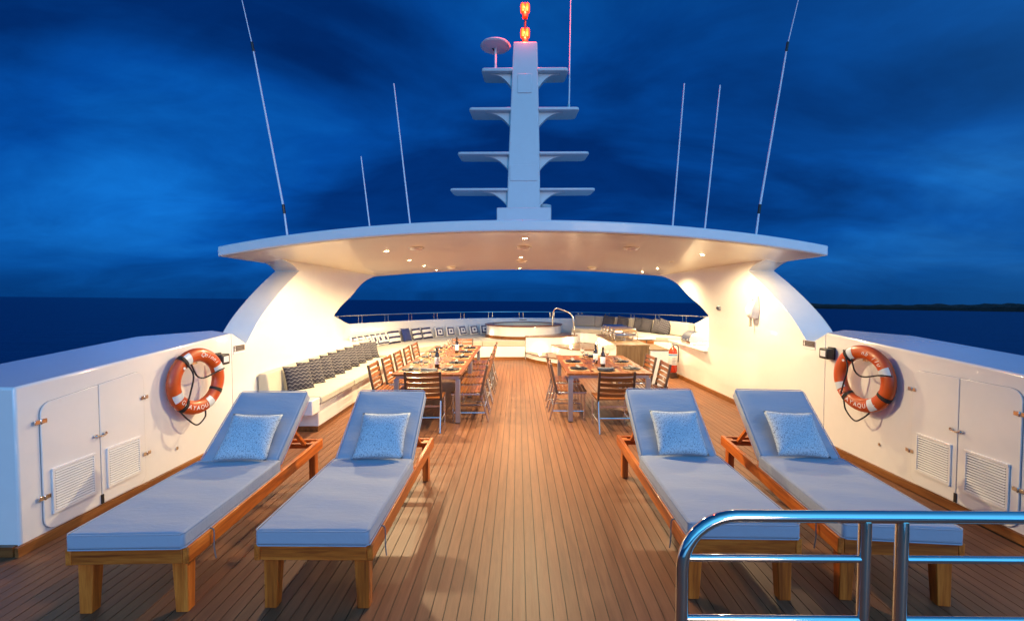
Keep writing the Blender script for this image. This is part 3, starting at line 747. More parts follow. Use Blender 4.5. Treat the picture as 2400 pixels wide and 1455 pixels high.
# ================================================================== left bench along the wall
SX0, SX1 = -3.585, -2.76
bench = empty('wall_bench', (-3.1, 8.0, 0)); tag(bench, 'long white built-in bench with beige cushions along the left wall', 'bench')
bo = bench.location
MB().box((SX0, 6.16, 0.075), (-2.74, 9.98, 0.372)).build('bench_base', gel, bench, bevel=0.012, org=bo)
MB().box((SX0, 6.18, 0.001), (-2.76, 9.97, 0.074)).build('skirting', skirt['Y'], bench, org=bo)
MB().box((SX0, 5.92, 0.285), (-2.715, 6.158, 0.485)).build('end_shelf', gel, bench, bevel=0.012, org=bo)
for i in range(3):
    a = 6.17 + i*1.27
    MB().box((-3.42, a+0.004, 0.374), (-2.70, a+1.262, 0.492)).build('seat_cushion', sofa_m, bench, bevel=0.03, seg=4, org=bo)
    cs = MB()
    z0, z1 = 0.40, 0.80
    cs.add([(SX0+0.005, a+0.004, z0), (-3.40, a+0.004, z0), (-3.40, a+1.262, z0), (SX0+0.005, a+1.262, z0), (SX0+0.005, a+0.004, z1), (-3.46, a+0.004, z1), (-3.46, a+1.262, z1), (SX0+0.005, a+1.262, z1)],
           [(0,3,2,1),(4,5,6,7),(0,1,5,4),(1,2,6,5),(2,3,7,6),(3,0,4,7)])
    cs.build('back_cushion', sofa_m, bench, bevel=0.025, seg=4, org=bo)
PW_ = 0.37
for k in range(9):
    me = pillow_mesh('wave_pillow', 0.40, 0.40, 0.13, P_wave, k)
    y = 6.66 + k*0.405
    o = put('wave_pillow', me, (-3.25 + random.uniform(-0.02, 0.02), y, 0.655), Euler((R(-24 + random.uniform(-4, 4)), R(random.uniform(-5, 5)), 0)).to_matrix().to_4x4().to_euler())
    o.rotation_euler = (Matrix.Rotation(R(90-40+random.uniform(-6, 6)), 4, 'Z') @ Matrix.Rotation(R(-26+random.uniform(-3, 3)), 4, 'X')).to_euler()
    tag(o, 'navy wave-patterned pillow, %s of the row on the left bench' % (('nearest' if k == 0 else 'farthest' if k == 8 else ORD[k] + ' from the near end')), 'pillow', 'navy wave pillows on the left bench')

# ================================================================== curved daybed at the stern, left
day = empty('curved_daybed', (-2.2, 12.6, 0)); tag(day, 'wide curved cushioned daybed behind the long dining table', 'daybed')
do = day.location
inner = [(-2.78, 9.99), (-2.70, 10.8), (-2.38, 11.7), (-1.75, 12.5), (-0.95, 12.95), (0.20, 13.0)]
inn = [Vector((x, y, 0)) for x, y in inner]; inn_s = spline(inn, 6)
outer_l = [p for p in sp if p.x < 0.25 and p.y > 10.0]
outer_in = []
for i, p in enumerate(outer_l):
    t = (outer_l[min(i+1, len(outer_l)-1)] - outer_l[max(i-1, 0)]).normalized(); outer_in.append(p - Vector((-t.y, t.x, 0))*0.004)
def resample(pts, n):
    d = [0]
    for i in range(1, len(pts)): d.append(d[-1] + (pts[i]-pts[i-1]).length)
    out = []
    for k in range(n+1):
        s_ = d[-1]*k/n; i = 1
        while i < len(d)-1 and d[i] < s_: i += 1
        out.append(pts[i-1].lerp(pts[i], (s_-d[i-1])/max(1e-9, d[i]-d[i-1])))
    return out
NI = 40
ri, ro = resample(inn_s, NI), resample(outer_in, NI)
poly = [(p.x, p.y) for p in ri] + [(p.x, p.y) for p in ro[::-1]]
def ribbon(a, c, z0, z1):
    mb = MB(); n_ = len(a); vs_ = []
    for p, q in zip(a, c): vs_ += [(p.x, p.y, z0), (p.x, p.y, z1), (q.x, q.y, z1), (q.x, q.y, z0)]
    return mb.add(vs_, [(4*i+k, 4*(i+1)+k, 4*(i+1)+(k+1) % 4, 4*i+(k+1) % 4) for i in range(n_-1) for k in range(4)] + [(0, 1, 2, 3), tuple(4*(n_-1)+k for k in (3, 2, 1, 0))])
ribbon(ri, ro, 0.08, 0.385).build('daybed_base', gel, day, bevel=0.01, org=do)
ri2 = [p + (q-p).normalized()*0.02 for p, q in zip(ri, ro)]
ribbon(ri2, ro, 0.001, 0.079).build('skirting', skirt['X'], day, org=do)
def lerp_row(t): return [p.lerp(q, t) for p, q in zip(ri, ro)]
rows = [(0.0, 0.36), (0.365, 0.68), (0.685, 0.985)]
cuts = [(0, 10), (10, 20), (20, 30), (30, 40)]
for (t0, t1) in rows:
    A, B = lerp_row(t0), lerp_row(t1)
    for (c0, c1) in cuts:
        a = A[c0:c1+1]; c = B[c0:c1+1]
        a = [p.copy() for p in a]; c = [p.copy() for p in c]
        a[0] = a[0].lerp(a[1], 0.03); c[0] = c[0].lerp(c[1], 0.03); a[-1] = a[-1].lerp(a[-2], 0.03); c[-1] = c[-1].lerp(c[-2], 0.03)
        ribbon(a, c, 0.387, 0.545).build('seat_pad', sofa_d if t0 > 0 else sofa_m, day, bevel=0.02, seg=3, org=do)
# pillows along the daybed's back
prow = resample([p.lerp(q, 0.90) for p, q in zip(ri, ro)], 400)
kinds = ['key']*6 + ['stripe']*2 + ['solid'] + ['stripe']*2 + ['square']*5
pm = {'key': P_key, 'stripe': P_stripe, 'solid': flag_blue, 'square': P_square}
plab = {'key': 'navy and cream key-pattern pillow', 'stripe': 'navy and cream striped pillow', 'solid': 'plain royal blue pillow', 'square': 'cream pillow with navy concentric squares'}
along = [46, 59, 73, 85, 97, 109, 122, 135, 160, 185, 208, 234, 257, 282, 306, 327]      # place along the back, of 400
cnt = {}
for k, (kd, i) in enumerate(zip(kinds, along)):
    p = prow[i]; t = (prow[min(399, i+3)] - prow[max(0, i-3)]).normalized(); ang = math.atan2(t.y, t.x)
    sz = 0.40 if kd in ('solid',) else (0.37 if kd != 'square' else 0.34)
    me = pillow_mesh('scatter_pillow', sz, sz, 0.12, pm[kd], 40+k)
    o = put('scatter_pillow', me, (p.x, p.y, 0.545 + sz*0.45), (0, 0, 0))
    o.rotation_euler = (Matrix.Rotation(ang + R(random.uniform(-5, 5)), 4, 'Z') @ Matrix.Rotation(R(-20+random.uniform(-3, 3)), 4, 'X') @ Matrix.Rotation(R(random.uniform(-3, 3)), 4, 'Y')).to_euler()
    c_ = cnt.get(kd, 0); cnt[kd] = c_ + 1
    tot = kinds.count(kd)
    if kd == 'solid': lb = 'plain royal blue pillow among striped ones on the curved daybed'
    elif kd == 'stripe': lb = plab[kd] + (' left of' if c_ < 2 else ' right of') + ' the plain blue one' + (', touching it' if c_ in (1, 2) else ', one farther away')
    else: lb = plab[kd] + ' on the daybed, %s from the left of its kind' % ORD[c_]
    tag(o, lb, 'pillow', 'scatter pillows on the curved daybed')

# ================================================================== hot tub and steps
tub = empty('hot_tub', (0.18, 14.38, 0)); tag(tub, 'round raised white hot tub with wooden rim at the stern', 'hot tub')
MB().lathe([(1.19, 0.0), (1.19, 0.56), (1.19, 0.92), (1.05, 0.92), (1.0, 0.60), (0.0, 0.58)], 64, sy=0.92, cap=False).build('tub_wall', gel, tub, smooth=True)
MB().lathe([(1.215, 0.921), (1.235, 0.933), (1.215, 0.952), (0.98, 0.952), (0.97, 0.925)], 64, sy=0.92, cap=False).build('tub_rim', skirt['X'], tub, smooth=True)
MB().lathe([(1.192, 0.55), (1.215, 0.55), (1.215, 0.64), (1.192, 0.64)], 64, sy=0.92, cap=False).build('base_trim', skirt['X'], tub, smooth=True)
MB().lathe([(0.965, 0.93), (0.93, 0.90), (0.90, 0.62), (0.0, 0.61)], 48, sy=0.92, cap=False).build('tub_shell', tile_m, tub, smooth=True)
MB().lathe([(0.925, 0.845), (0.0, 0.845)], 48, sy=0.92, cap=False).build('tub_water', water_m, tub)
steps = empty('tub_steps', (1.2, 12.6, 0)); tag(steps, 'curved white steps with wooden treads leading up to the hot tub', 'steps')
so = steps.location
def plan_curve(pts, close):
    return [(p.x, p.y) for p in spline([Vector((x, y, 0)) for x, y in pts], 6)] + close
s1 = plan_curve([(0.23, 13.02), (0.42, 12.55), (0.75, 12.10), (1.27, 11.61), (1.75, 11.38), (1.92, 11.33)], [(1.92, 13.6), (0.23, 13.6)])
s2 = plan_curve([(0.95, 13.02), (1.12, 12.45), (1.44, 11.95), (1.80, 11.75), (1.95, 11.72)], [(1.95, 13.6), (0.95, 13.6)])
s3 = plan_curve([(0.225, 13.02), (1.0, 12.96), (1.45, 13.06), (1.74, 13.35), (1.80, 13.75)], [(1.80, 14.2), (0.225, 14.2)])
def shrink(pl, d): return [(x, y - d) for x, y in pl]
for (pl, z0, z1, nm) in ((s1, 0.085, 0.20, 'riser'), (s2, 0.228, 0.43, 'riser'), (s3, 0.0, 0.655, 'riser')):
    MB().prism(pl, z0, z1).build(nm, gel, steps, org=so)
for (pl, z1) in ((s1, 0.20), (s2, 0.43), (s3, 0.655)):
    MB().prism([(x - (0.02 if y < 13.5 and x < 1.7 else 0), y - (0.02 if y < 13.5 else 0)) for x, y in pl], z1+0.001, z1+0.026).build('tread', deck_x, steps, bevel=0.004, org=so)
MB().prism([(x, y - 0.012 if y < 13.5 else y) for x, y in s1], 0.001, 0.084).build('skirting', skirt['X'], steps, org=so)
grab = MB().tube(spline([(1.02, 13.45, 0.95), (1.03, 13.45, 1.25), (1.06, 13.43, 1.41), (1.16, 13.38, 1.47), (1.36, 13.25, 1.40), (1.50, 13.15, 1.34), (1.58, 13.1, 1.20), (1.62, 13.1, 0.90), (1.64, 13.1, 0.68)], 5), 0.024, 10).build('grab_rail', steel, smooth=True, org=(1.3, 13.2, 0.68))
tag(grab, 'bent polished steel grab rail beside the hot tub steps', 'grab rail')

# raised platform and corner sofa, right stern
plat = MB().prism([(1.955, 11.74), (3.1, 11.74), (3.9, 11.4), (3.55, 12.3), (2.8, 13.85), (1.96, 14.75), (1.85, 14.7), (1.85, 13.9)], 0.0, 0.445).build('raised_platform', deck_x)
tag(plat, kind='structure')
sofa_r = empty('corner_sofa', (2.9, 12.8, 0.445)); tag(sofa_r, 'curved grey cushioned corner sofa at the right stern', 'sofa')
ro_r = resample([p - Vector((0, 0, 0)) for p in sp if p.x > 1.75 and p.y > 10.7], 30)
fr = resample(spline([Vector((1.60, 13.62, 0)), Vector((2.10, 13.35, 0)), Vector((2.62, 12.65, 0)), Vector((3.05, 11.75, 0)), Vector((3.25, 11.05, 0))], 6), 30)
ro_in = [p.lerp(q, 0.02) for p, q in zip(ro_r, fr)]
so2 = sofa_r.location
ribbon(fr, ro_in, 0.446, 0.735).build('sofa_base', gel, sofa_r, bevel=0.01, org=so2)
for c0, c1 in ((0, 10), (10, 20), (20, 30)):
    a = [p.copy() for p in fr[c0:c1+1]]; c = [p.lerp(q, 0.13) for p, q in zip(ro_in, fr)][c0:c1+1]
    ribbon(a, c, 0.737, 0.86).build('seat_cushion', sofa_d, sofa_r, bevel=0.025, seg=3, org=so2)
for k in range(6):
    c0, c1 = k*5, k*5+5
    a = [p.lerp(q, 0.17) for p, q in zip(ro_in, fr)][c0:c1+1]; c = [p.lerp(q, 0.01) for p, q in zip(ro_in, fr)][c0:c1+1]
    ribbon(a, c, 0.861, 1.20).build('back_cushion', sofa_d, sofa_r, bevel=0.03, seg=3, org=so2)
rowr = resample([p.lerp(q, 0.26) for p, q in zip(ro_in, fr)], 200)
for k, i in enumerate((58, 85, 119, 131, 155, 164)):
    p = rowr[i]; t = (rowr[min(199, i+3)] - rowr[max(0, i-3)]).normalized(); ang = math.atan2(t.y, t.x)
    me = pillow_mesh('wave_pillow', 0.40, 0.40, 0.13, P_wave, 80+k)
    o = put('wave_pillow', me, (p.x, p.y, 1.045), (0, 0, 0))
    o.rotation_euler = (Matrix.Rotation(ang*0.7 + R(random.uniform(-8, 8)), 4, 'Z') @ Matrix.Rotation(R(-16), 4, 'X') @ Matrix.Rotation(R(6 if k < 5 else 16), 4, 'Y')).to_euler()
    tag(o, 'dark wave-patterned pillow on the right stern sofa, %s from the left' % ORD[k], 'pillow', 'wave pillows on the stern sofa')

# ================================================================== step and niche lamps
def step_lamp(loc, face, label, power, reach=0.05):
    o = empty('step_lamp', loc); tag(o, label, 'lamp', 'small lit courtesy lamps')
    f = Vector(face).normalized()
    MB().tube([Vector((0, 0, 0)), f*0.012], 0.032, 14).build('bezel', steel, o, smooth=True)
    MB().tube([f*0.0125, f*0.018], 0.024, 14).build('lens', step_m, o, smooth=True)
    point('step_glow', f*reach, power, o, (1.0, 0.72, 0.40), 0.02)
    return o
step_lamp((0.62, 12.985, 0.275), (0.1, -1, 0), 'bright courtesy lamp above the lowest tub step', 11)
step_lamp((1.50, 13.05, 0.56), (0.5, -1, 0), 'bright courtesy lamp on the upper tub step', 11)
step_lamp((-0.80, 13.765, 0.70), (-0.7, -0.7, 0), 'small lit lamp low on the left side of the hot tub', 3)
step_lamp((-2.735, 9.86, 0.19), (1, 0, 0), 'small lit lamp on the bench base behind the dining chairs', 3.0)
step_lamp((1.90, 10.95, 0.70), (-1, 0, 0), 'lit lamp on the white side of the serving island', 10)
step_lamp((-4.07, 9.6, 1.12), (1, 0, 0), 'lit lamp in the left arch opening', 26, 0.10)
step_lamp((4.13, 9.5, 1.15), (-1, 0, 0), 'lit lamp in the right arch opening above the grill shelf', 26, 0.10)

# ================================================================== serving island and counters
isl = empty('serving_island', (2.26, 10.1, 0)); tag(isl, 'wooden serving island with white side carrying the chafing dishes', 'counter')
io = isl.location
MB().box((1.965, 8.99, 0.06), (2.55, 11.22, 0.862)).build('island_body', gel, isl, bevel=0.006, org=io)
MB().box((1.93, 8.95, 0.863), (2.60, 11.26, 0.895)).build('counter_top', counter_m, isl, bevel=0.006, org=io)
MB().box((1.94, 8.955, 0.06), (2.58, 8.988, 0.862)).build('front_panel', counter_m, isl, bevel=0.004, org=io)
MB().box((1.99, 9.02, 0.001), (2.53, 11.2, 0.059)).build('plinth', darkwood, isl, org=io)
cab = empty('bar_cabinet', (2.78, 9.4, 0)); tag(cab, 'white low bar cabinet beside the serving island', 'cabinet')
co = cab.location
MB().box((2.605, 8.93, 0.075), (2.955, 9.9, 0.78)).build('cabinet_body', gel, cab, bevel=0.008, org=co)
MB().box((2.603, 8.915, 0.781), (2.965, 9.92, 0.805)).build('cabinet_top', counter_m, cab, bevel=0.004, org=co)
MB().box((2.61, 8.92, 0.001), (2.95, 9.88, 0.074)).build('plinth', skirt['X'], cab, org=co)
bar = empty('back_counter', (3.1, 11.25, 0)); tag(bar, 'white topped back counter with wooden drawer fronts between island and wall', 'counter')
ba = bar.location
MB().box((2.62, 11.02, 0.785), (3.60, 11.6, 0.835)).build('counter_top', gel, bar, bevel=0.008, org=ba)
MB().box((2.65, 11.06, 0.0), (3.58, 11.58, 0.784)).build('counter_body', darkwood, bar, org=ba)
for k in range(2):
    MB().box((2.67+k*0.46, 11.035, 0.48), (3.10+k*0.46, 11.058, 0.76)).build('drawer_front', skirt['X'], bar, bevel=0.004, org=ba)
    MB().box((2.67+k*0.46, 11.035, 0.10), (3.10+k*0.46, 11.058, 0.465)).build('drawer_front', skirt['X'], bar, bevel=0.004, org=ba)
# chafing dishes
def chafer(y, label):
    o = empty('chafing_dish', (2.30, y, 0.896)); tag(o, label, 'chafing dish', 'chafing dishes on the island')
    prof = [(-0.16, 0.0)] + [(0.16*math.cos(R(180-180*k/12)), 0.085*math.sin(R(180*k/12))) for k in range(1, 12)] + [(0.16, 0.0)]
    n_ = len(prof); vs_ = [(-0.235 if e == 0 else 0.235, a, c + 0.175) for e in (0, 1) for a, c in prof]
    MB().add(vs_, [tuple(range(n_)), tuple(range(n_, 2*n_))] + [(i, (i+1) % n_, n_+(i+1) % n_, n_+i) for i in range(n_)]).build('lid', steel, o, bevel=0.012, seg=3)
    MB().box((-0.245, -0.17, 0.158), (0.245, 0.17, 0.173)).build('rim', steel, o, bevel=0.005)
    MB().box((-0.225, -0.15, 0.095), (0.225, 0.15, 0.157)).build('pan', steel, o, bevel=0.012)
    for sx in (-1, 1):
        MB().tube(spline([(sx*0.22, -0.155, 0.0), (sx*0.25, -0.16, 0.06), (sx*0.245, -0.16, 0.16)], 5), 0.010, 8).build('leg', steel, o, smooth=True)
        MB().tube(spline([(sx*0.22, 0.155, 0.0), (sx*0.25, 0.16, 0.06), (sx*0.245, 0.16, 0.16)], 5), 0.010, 8).build('leg', steel, o, smooth=True)
        MB().tube(spline([(sx*0.246, -0.06, 0.19), (sx*0.285, -0.05, 0.195), (sx*0.285, 0.05, 0.195), (sx*0.246, 0.06, 0.19)], 4), 0.008, 8).build('handle', steel, o, smooth=True)
    MB().tube(spline([(-0.07, -0.155, 0.205), (-0.06, -0.19, 0.21), (0.06, -0.19, 0.21), (0.07, -0.155, 0.205)], 4), 0.008, 8).build('lid_handle', steel, o, smooth=True)
    MB().lathe([(0.045, 0.0), (0.05, 0.05), (0.03, 0.055)], 14).build('burner', steel, o, smooth=True)
for k, nm in enumerate(('nearest', 'second', 'third', 'farthest')):
    chafer(9.86 + k*0.385, 'polished steel chafing dish, %s of the row on the island' % nm)
# grill on the right shelf
gr = empty('barbecue_grill', (3.86, 10.05, 0.801)); tag(gr, 'steel barbecue grill with curved hood on the right shelf', 'grill')
MB().box((-0.17, -0.26, 0.0), (0.22, 0.26, 0.07)).build('grill_body', steel, gr, bevel=0.008)
prof = [(0.22, 0.0)] + [(0.02 + 0.20*math.cos(R(a)), 0.20*math.sin(R(a))) for a in range(15, 181, 11)] + [(-0.18, 0.0)]
n_ = len(prof); vs_ = [(a, -0.25 if e == 0 else 0.25, c + 0.071) for e in (0, 1) for a, c in prof]
MB().add(vs_, [tuple(range(n_)), tuple(range(n_, 2*n_))] + [(i, (i+1) % n_, n_+(i+1) % n_, n_+i) for i in range(n_)]).build('hood', alu, gr, bevel=0.006)
MB().tube([(-0.20, -0.2, 0.11), (-0.20, 0.2, 0.11)], 0.010, 8).build('handle', steel, gr, smooth=True)
# fire extinguisher
fx = empty('fire_extinguisher', (3.50, 10.28, 0.0)); tag(fx, 'red fire extinguisher with white label standing by the right wall', 'fire extinguisher')
MB().lathe([(0.0, 0.125), (0.085, 0.13), (0.095, 0.15), (0.095, 0.58), (0.085, 0.635), (0.05, 0.675), (0.03, 0.69), (0.03, 0.71)], 24).build('cylinder', red_m, fx, smooth=True)
MB().lathe([(0.0965, 0.30), (0.097, 0.302), (0.097, 0.545), (0.0965, 0.547)], 24, cap=False).build('paper_label', label_m, fx, smooth=True)
MB().lathe([(0.0972, 0.505), (0.0976, 0.506), (0.0976, 0.535), (0.0972, 0.536)], 24, cap=False).build('label_band', mat_plain('label_blue', (0.03, 0.22, 0.55), 0.5), fx, smooth=True)
for k in range(5):
    MB().box((-0.055, -0.0995, 0.33+k*0.032), (0.03-0.012*(k % 2), -0.0968, 0.336+k*0.032)).build('print_line', sign_m, fx)
MB().box((-0.075, -0.075, 0.001), (0.075, 0.075, 0.124)).build('stand', darkwood, fx, bevel=0.01)
MB().lathe([(0.02, 0.71), (0.03, 0.72), (0.03, 0.76), (0.02, 0.77)], 12).build('valve', steel, fx, smooth=True)
MB().bar((-0.02, 0, 0.775), (0.10, -0.02, 0.80), 0.02, 0.012).build('lever', steel, fx)
MB().tube(spline([(0.03, 0, 0.745), (0.10, -0.02, 0.72), (0.115, -0.03, 0.55), (0.105, -0.03, 0.36)], 5), 0.011, 8).build('hose', black_m, fx, smooth=True)
# hand dryer and switch on the right arch
xd = xr(7.2)
hd = empty('hand_dryer', (xd, 7.18, 1.68)); tag(hd, 'white moulded hand dryer on the right arch wall', 'hand dryer')
mbd = MB(); vs_ = []
secs = [(-0.17, 0.10, 0.055), (-0.12, 0.15, 0.075), (-0.02, 0.17, 0.085), (0.07, 0.11, 0.075), (0.13, 0.085, 0.065), (0.185, 0.05, 0.05)]
for z, dep, hwid in secs:
    vs_ += [(-0.001, -hwid, z), (-dep*0.8, -hwid, z), (-dep, -hwid*0.5, z), (-dep, hwid*0.5, z), (-dep*0.8, hwid, z), (-0.001, hwid, z)]
mbd.add(vs_, [(0,1,2,3,4,5), tuple(30+k for k in (5,4,3,2,1,0))] + [(6*i+k, 6*i+(k+1) % 6, 6*i+6+(k+1) % 6, 6*i+6+k) for i in range(5) for k in range(6)])
mbd.build('dryer_body', white_m, hd, bevel=0.012, seg=3)
MB().lathe([(0.0, 0.0), (0.016, 0.0), (0.016, 0.004)], 10).build('sensor', black_m, hd, loc=(-0.085, -0.045, 0.12)).rotation_euler = (R(90), 0, 0)
MB().box((-0.10, 0.03, -0.30), (-0.06, 0.04, -0.17)).build('towel_strip', napkin_m if False else sofa_m, hd)
sw = empty('wall_switch', (xr(8.42), 8.42, 1.635)); tag(sw, 'small metal switch box on the right arch wall near the opening', 'switch')
MB().box((-0.03, -0.06, -0.035), (-0.0005, 0.06, 0.035)).build('switch_plate', alu, sw, bevel=0.005)
MB().box((-0.045, -0.02, -0.012), (-0.031, 0.04, 0.012)).build('toggle', black_m, sw, bevel=0.003)
# ================================================================== sun loungers
def make_lounger():
    root = empty('sun_lounger')
    W2 = 0.355                       # half width over the side rails
    for sx in (-1, 1):
        MB().box((sx*W2 - (0.036 if sx > 0 else 0), 0.0, 0.315), (sx*W2 + (0 if sx > 0 else 0.036), 2.02, 0.415)).build('side_rail', teak['Y'], root, bevel=0.006)
        for yy, nm in ((0.036, 'f'), (1.90, 'r')):
            xo, xi_ = sx*(W2-0.037), sx*(W2-0.037-0.095)
            y1 = yy + 0.085
            if nm == 'f':
                mbl = MB(); zt_, zb_ = 0.40, 0.0
                xb = xi_ + sx*0.022
                v4 = lambda x0, x1, ya, yb_, z: [(min(x0,x1), ya, z), (max(x0,x1), ya, z), (max(x0,x1), yb_, z), (min(x0,x1), yb_, z)]
                mbl.add(v4(xo, xb, yy+0.002, y1-0.02, 0.0) + v4(xo, xi_, yy+0.002, y1, 0.40), [(0,3,2,1),(4,5,6,7),(0,1,5,4),(1,2,6,5),(2,3,7,6),(3,0,4,7)])
            else:
                mbl = MB().box((min(xo, xi_+sx*0.035), yy, 0.0), (max(xo, xi_+sx*0.035), y1, 0.40))
            mbl.build('leg', teak['Z'], root, bevel=0.005)
    MB().box((-W2+0.037, 0.001, 0.318), (W2-0.037, 0.037, 0.412)).build('foot_rail', teak['X'], root, bevel=0.005)
    MB().box((-W2+0.037, 1.985, 0.32), (W2-0.037, 2.015, 0.41)).build('head_rail', teak['X'], root, bevel=0.005)
    for k in range(9):
        y = 0.13 + k*0.115
        MB().box((-W2+0.037, y, 0.385), (W2-0.037, y+0.07, 0.403)).build('slat', teak['X'], root)
    # backrest: hinged frame with slats, prop behind
    hy, hz, ang = 1.17, 0.415, R(36); c, s_ = math.cos(ang), math.sin(ang)
    def bp(x, l, t): return (x, hy + l*c - t*s_, hz + l*s_ + t*c)
    for sx in (-1, 1):
        MB().bar(bp(sx*0.285, 0.0, -0.018), bp(sx*0.285, 0.76, -0.018), 0.045, 0.036, (0, -s_, c)).build('back_stile', teak['Y'], root, bevel=0.004)
    for k in range(6):
        MB().bar(bp(-0.262, 0.06 + k*0.125, -0.012), bp(0.262, 0.06 + k*0.125, -0.012), 0.07, 0.016, (0, -s_, c)).build('back_slat', teak['X'], root)
    for sx in (-1, 1):
        MB().bar(bp(sx*0.24, 0.46, -0.045), (sx*0.24, 1.86, 0.40), 0.036, 0.03).build('prop', teak['Y'], root, bevel=0.003)
    MB().bar((-0.32, 1.86, 0.40), (0.32, 1.86, 0.40), 0.04, 0.03).build('prop_bar', teak['X'], root, bevel=0.003)
    # mattress in two hinged halves
    def pad(name, fn, L, wd, th, seed):
        nu_, nv_ = 10, 26; mb_ = MB(); rn = random.Random(seed); a1, a2 = rn.uniform(0, 6), rn.uniform(0, 6)
        def surf(sgn):
            def f(i, j):
                x = (i*2-1)*wd/2; l = j*L
                w_ = 0.004*math.sin(9*l+a1)*math.sin(5*x+a2) + 0.003*math.sin(23*l+7*x+a2)
                ed = min(1, (1-abs(i*2-1))*8)*min(1, min(j, 1-j)*14)
                return fn(x, l, th*(1 if sgn > 0 else 0) + (w_*ed + 0.008*ed if sgn > 0 else 0))
            return f
        mb_.sheet(surf(1), nu_, nv_); o1 = (nu_+1)*(nv_+1); mb_.sheet(surf(-1), nu_, nv_)
        per_ = [i for i in range(nu_+1)] + [j*(nu_+1)+nu_ for j in range(1, nv_+1)] + [nv_*(nu_+1)+i for i in range(nu_-1, -1, -1)] + [j*(nu_+1) for j in range(nv_-1, 0, -1)]
        mb_.f += [(per_[k], per_[(k+1) % len(per_)], o1+per_[(k+1) % len(per_)], o1+per_[k]) for k in range(len(per_))]
        po = mb_.build(name, pad_m, root, bevel=0.022, seg=4)
        for tt in (th*0.96, th*0.06):
            e_ = 0.003; xs = wd/2 + 0.0005
            loop = [fn(x_, l_, tt) for x_, l_ in [(-xs+0.02, 0-e_), (xs-0.02, 0-e_), (xs, 0.02), (xs, L-0.02), (xs-0.02, L+e_), (-xs+0.02, L+e_), (-xs, L-0.02), (-xs, 0.02)]]
            MB().tube(loop, 0.0042, 6, closed=True).build('piping', pad_m, po, smooth=True)
        return po
    sp_ = pad('seat_pad', lambda x, l, t: (x, -0.015 + l, 0.412 + t), 1.185, 0.675, 0.095, 1)
    bp_ = pad('back_pad', lambda x, l, t: bp(x, 0.03 + l, 0.004 + t), 0.77, 0.64, 0.085, 2)
    for sx in (-1, 1):
        MB().tube(spline([(sx*0.34, 0.22, 0.42), (sx*0.365, 0.22, 0.40), (sx*0.368, 0.215, 0.30), (sx*0.372, 0.225, 0.22)], 5), 0.004, 6).build('tie_cord', napkin_m, root, smooth=True)
    return root
lng = make_lounger()
spots = [(-2.285, 2.575, 2.2, 'farthest left sun lounger with blue canvas pad, nearest the left bulwark'),
         (-1.215, 2.63, 0.3, 'left inner sun lounger with blue canvas pad, next to the open deck'),
         (1.375, 2.74, -0.6, 'right inner sun lounger with blue canvas pad, behind the bend of the railing'),
         (2.31, 2.72, -5.0, 'farthest right sun lounger with blue canvas pad, seen through the railing')]
tweeds = [('leftmost lounger', 6, 0.02), ('left inner lounger', -3, 0.03), ('right inner lounger', 2, 0.0), ('rightmost lounger', 9, -0.02)]
for i, (x, y, a, lb) in enumerate(spots):
    o = lng if i == 0 else copy_tree(lng)
    o.location = (x, y, 0); o.rotation_euler = (0, 0, R(a)); tag(o, lb, 'sun lounger', 'sun loungers on the deck')
    me = pillow_mesh('tweed_pillow', 0.43, 0.43, 0.13, P_tweed, 120+i, 18)
    rot = Matrix.Rotation(R(a), 4, 'Z')
    p = Vector((x, y, 0)) + (rot @ Vector((0.02 + tweeds[i][2], 1.235, 0.685)))
    q = put('tweed_pillow', me, p, (0, 0, 0))
    q.rotation_euler = (rot @ Matrix.Rotation(R(tweeds[i][1]*0.5), 4, 'Z') @ Matrix.Rotation(R(-45), 4, 'X') @ Matrix.Rotation(R(tweeds[i][1]*0.35), 4, 'Y')).to_euler()
    tag(q, 'pale blue flecked pillow leaning on the %s backrest' % tweeds[i][0], 'pillow', 'flecked pillows on the loungers')

# ================================================================== dining tables
def make_table(name, x0, x1, y0, y1, label, boards=9):
    t = empty(name, ((x0+x1)/2, (y0+y1)/2, 0)); tag(t, label, 'table'); o = t.location
    w = (x1-x0)/boards
    for k in range(boards):
        MB().box((x0 + k*w + 0.0015, y0, 0.703), (x0 + (k+1)*w - 0.0015, y1, 0.733)).build('tabletop_board', table_m, t, bevel=0.003, org=o)
    MB().box((x0+0.05, y0+0.04, 0.655), (x1-0.05, y0+0.07, 0.702)).build('apron', alu, t, org=o)
    MB().box((x0+0.05, y1-0.07, 0.655), (x1-0.05, y1-0.04, 0.702)).build('apron', alu, t, org=o)
    for x in (x0+0.045, x1-0.075):
        MB().box((x, y0+0.071, 0.655), (x+0.03, y1-0.071, 0.702)).build('apron', alu, t, org=o)
    for x in (x0+0.06, x1-0.06):
        for y in (y0+0.06, y1-0.06):
            mb_ = MB(); mb_.box((x-0.035, y-0.035, 0.012), (x+0.035, y+0.035, 0.654)); lg = mb_.build('leg', alu, t, bevel=0.006, org=o)
            MB().box((x-0.03, y-0.03, 0.0), (x+0.03, y+0.03, 0.0115)).build('foot', black_m, lg, org=o)
    return t
make_table('dining_table', -1.84, -0.82, 6.55, 8.345, 'near half of the long left dining table, set for dinner')
make_table('dining_table', -1.84, -0.82, 8.36, 10.16, 'far half of the long left dining table, near the daybed')
make_table('dining_table', 0.72, 1.98, 6.65, 8.60, 'wide teak dining table on the right, set for dinner', 11)

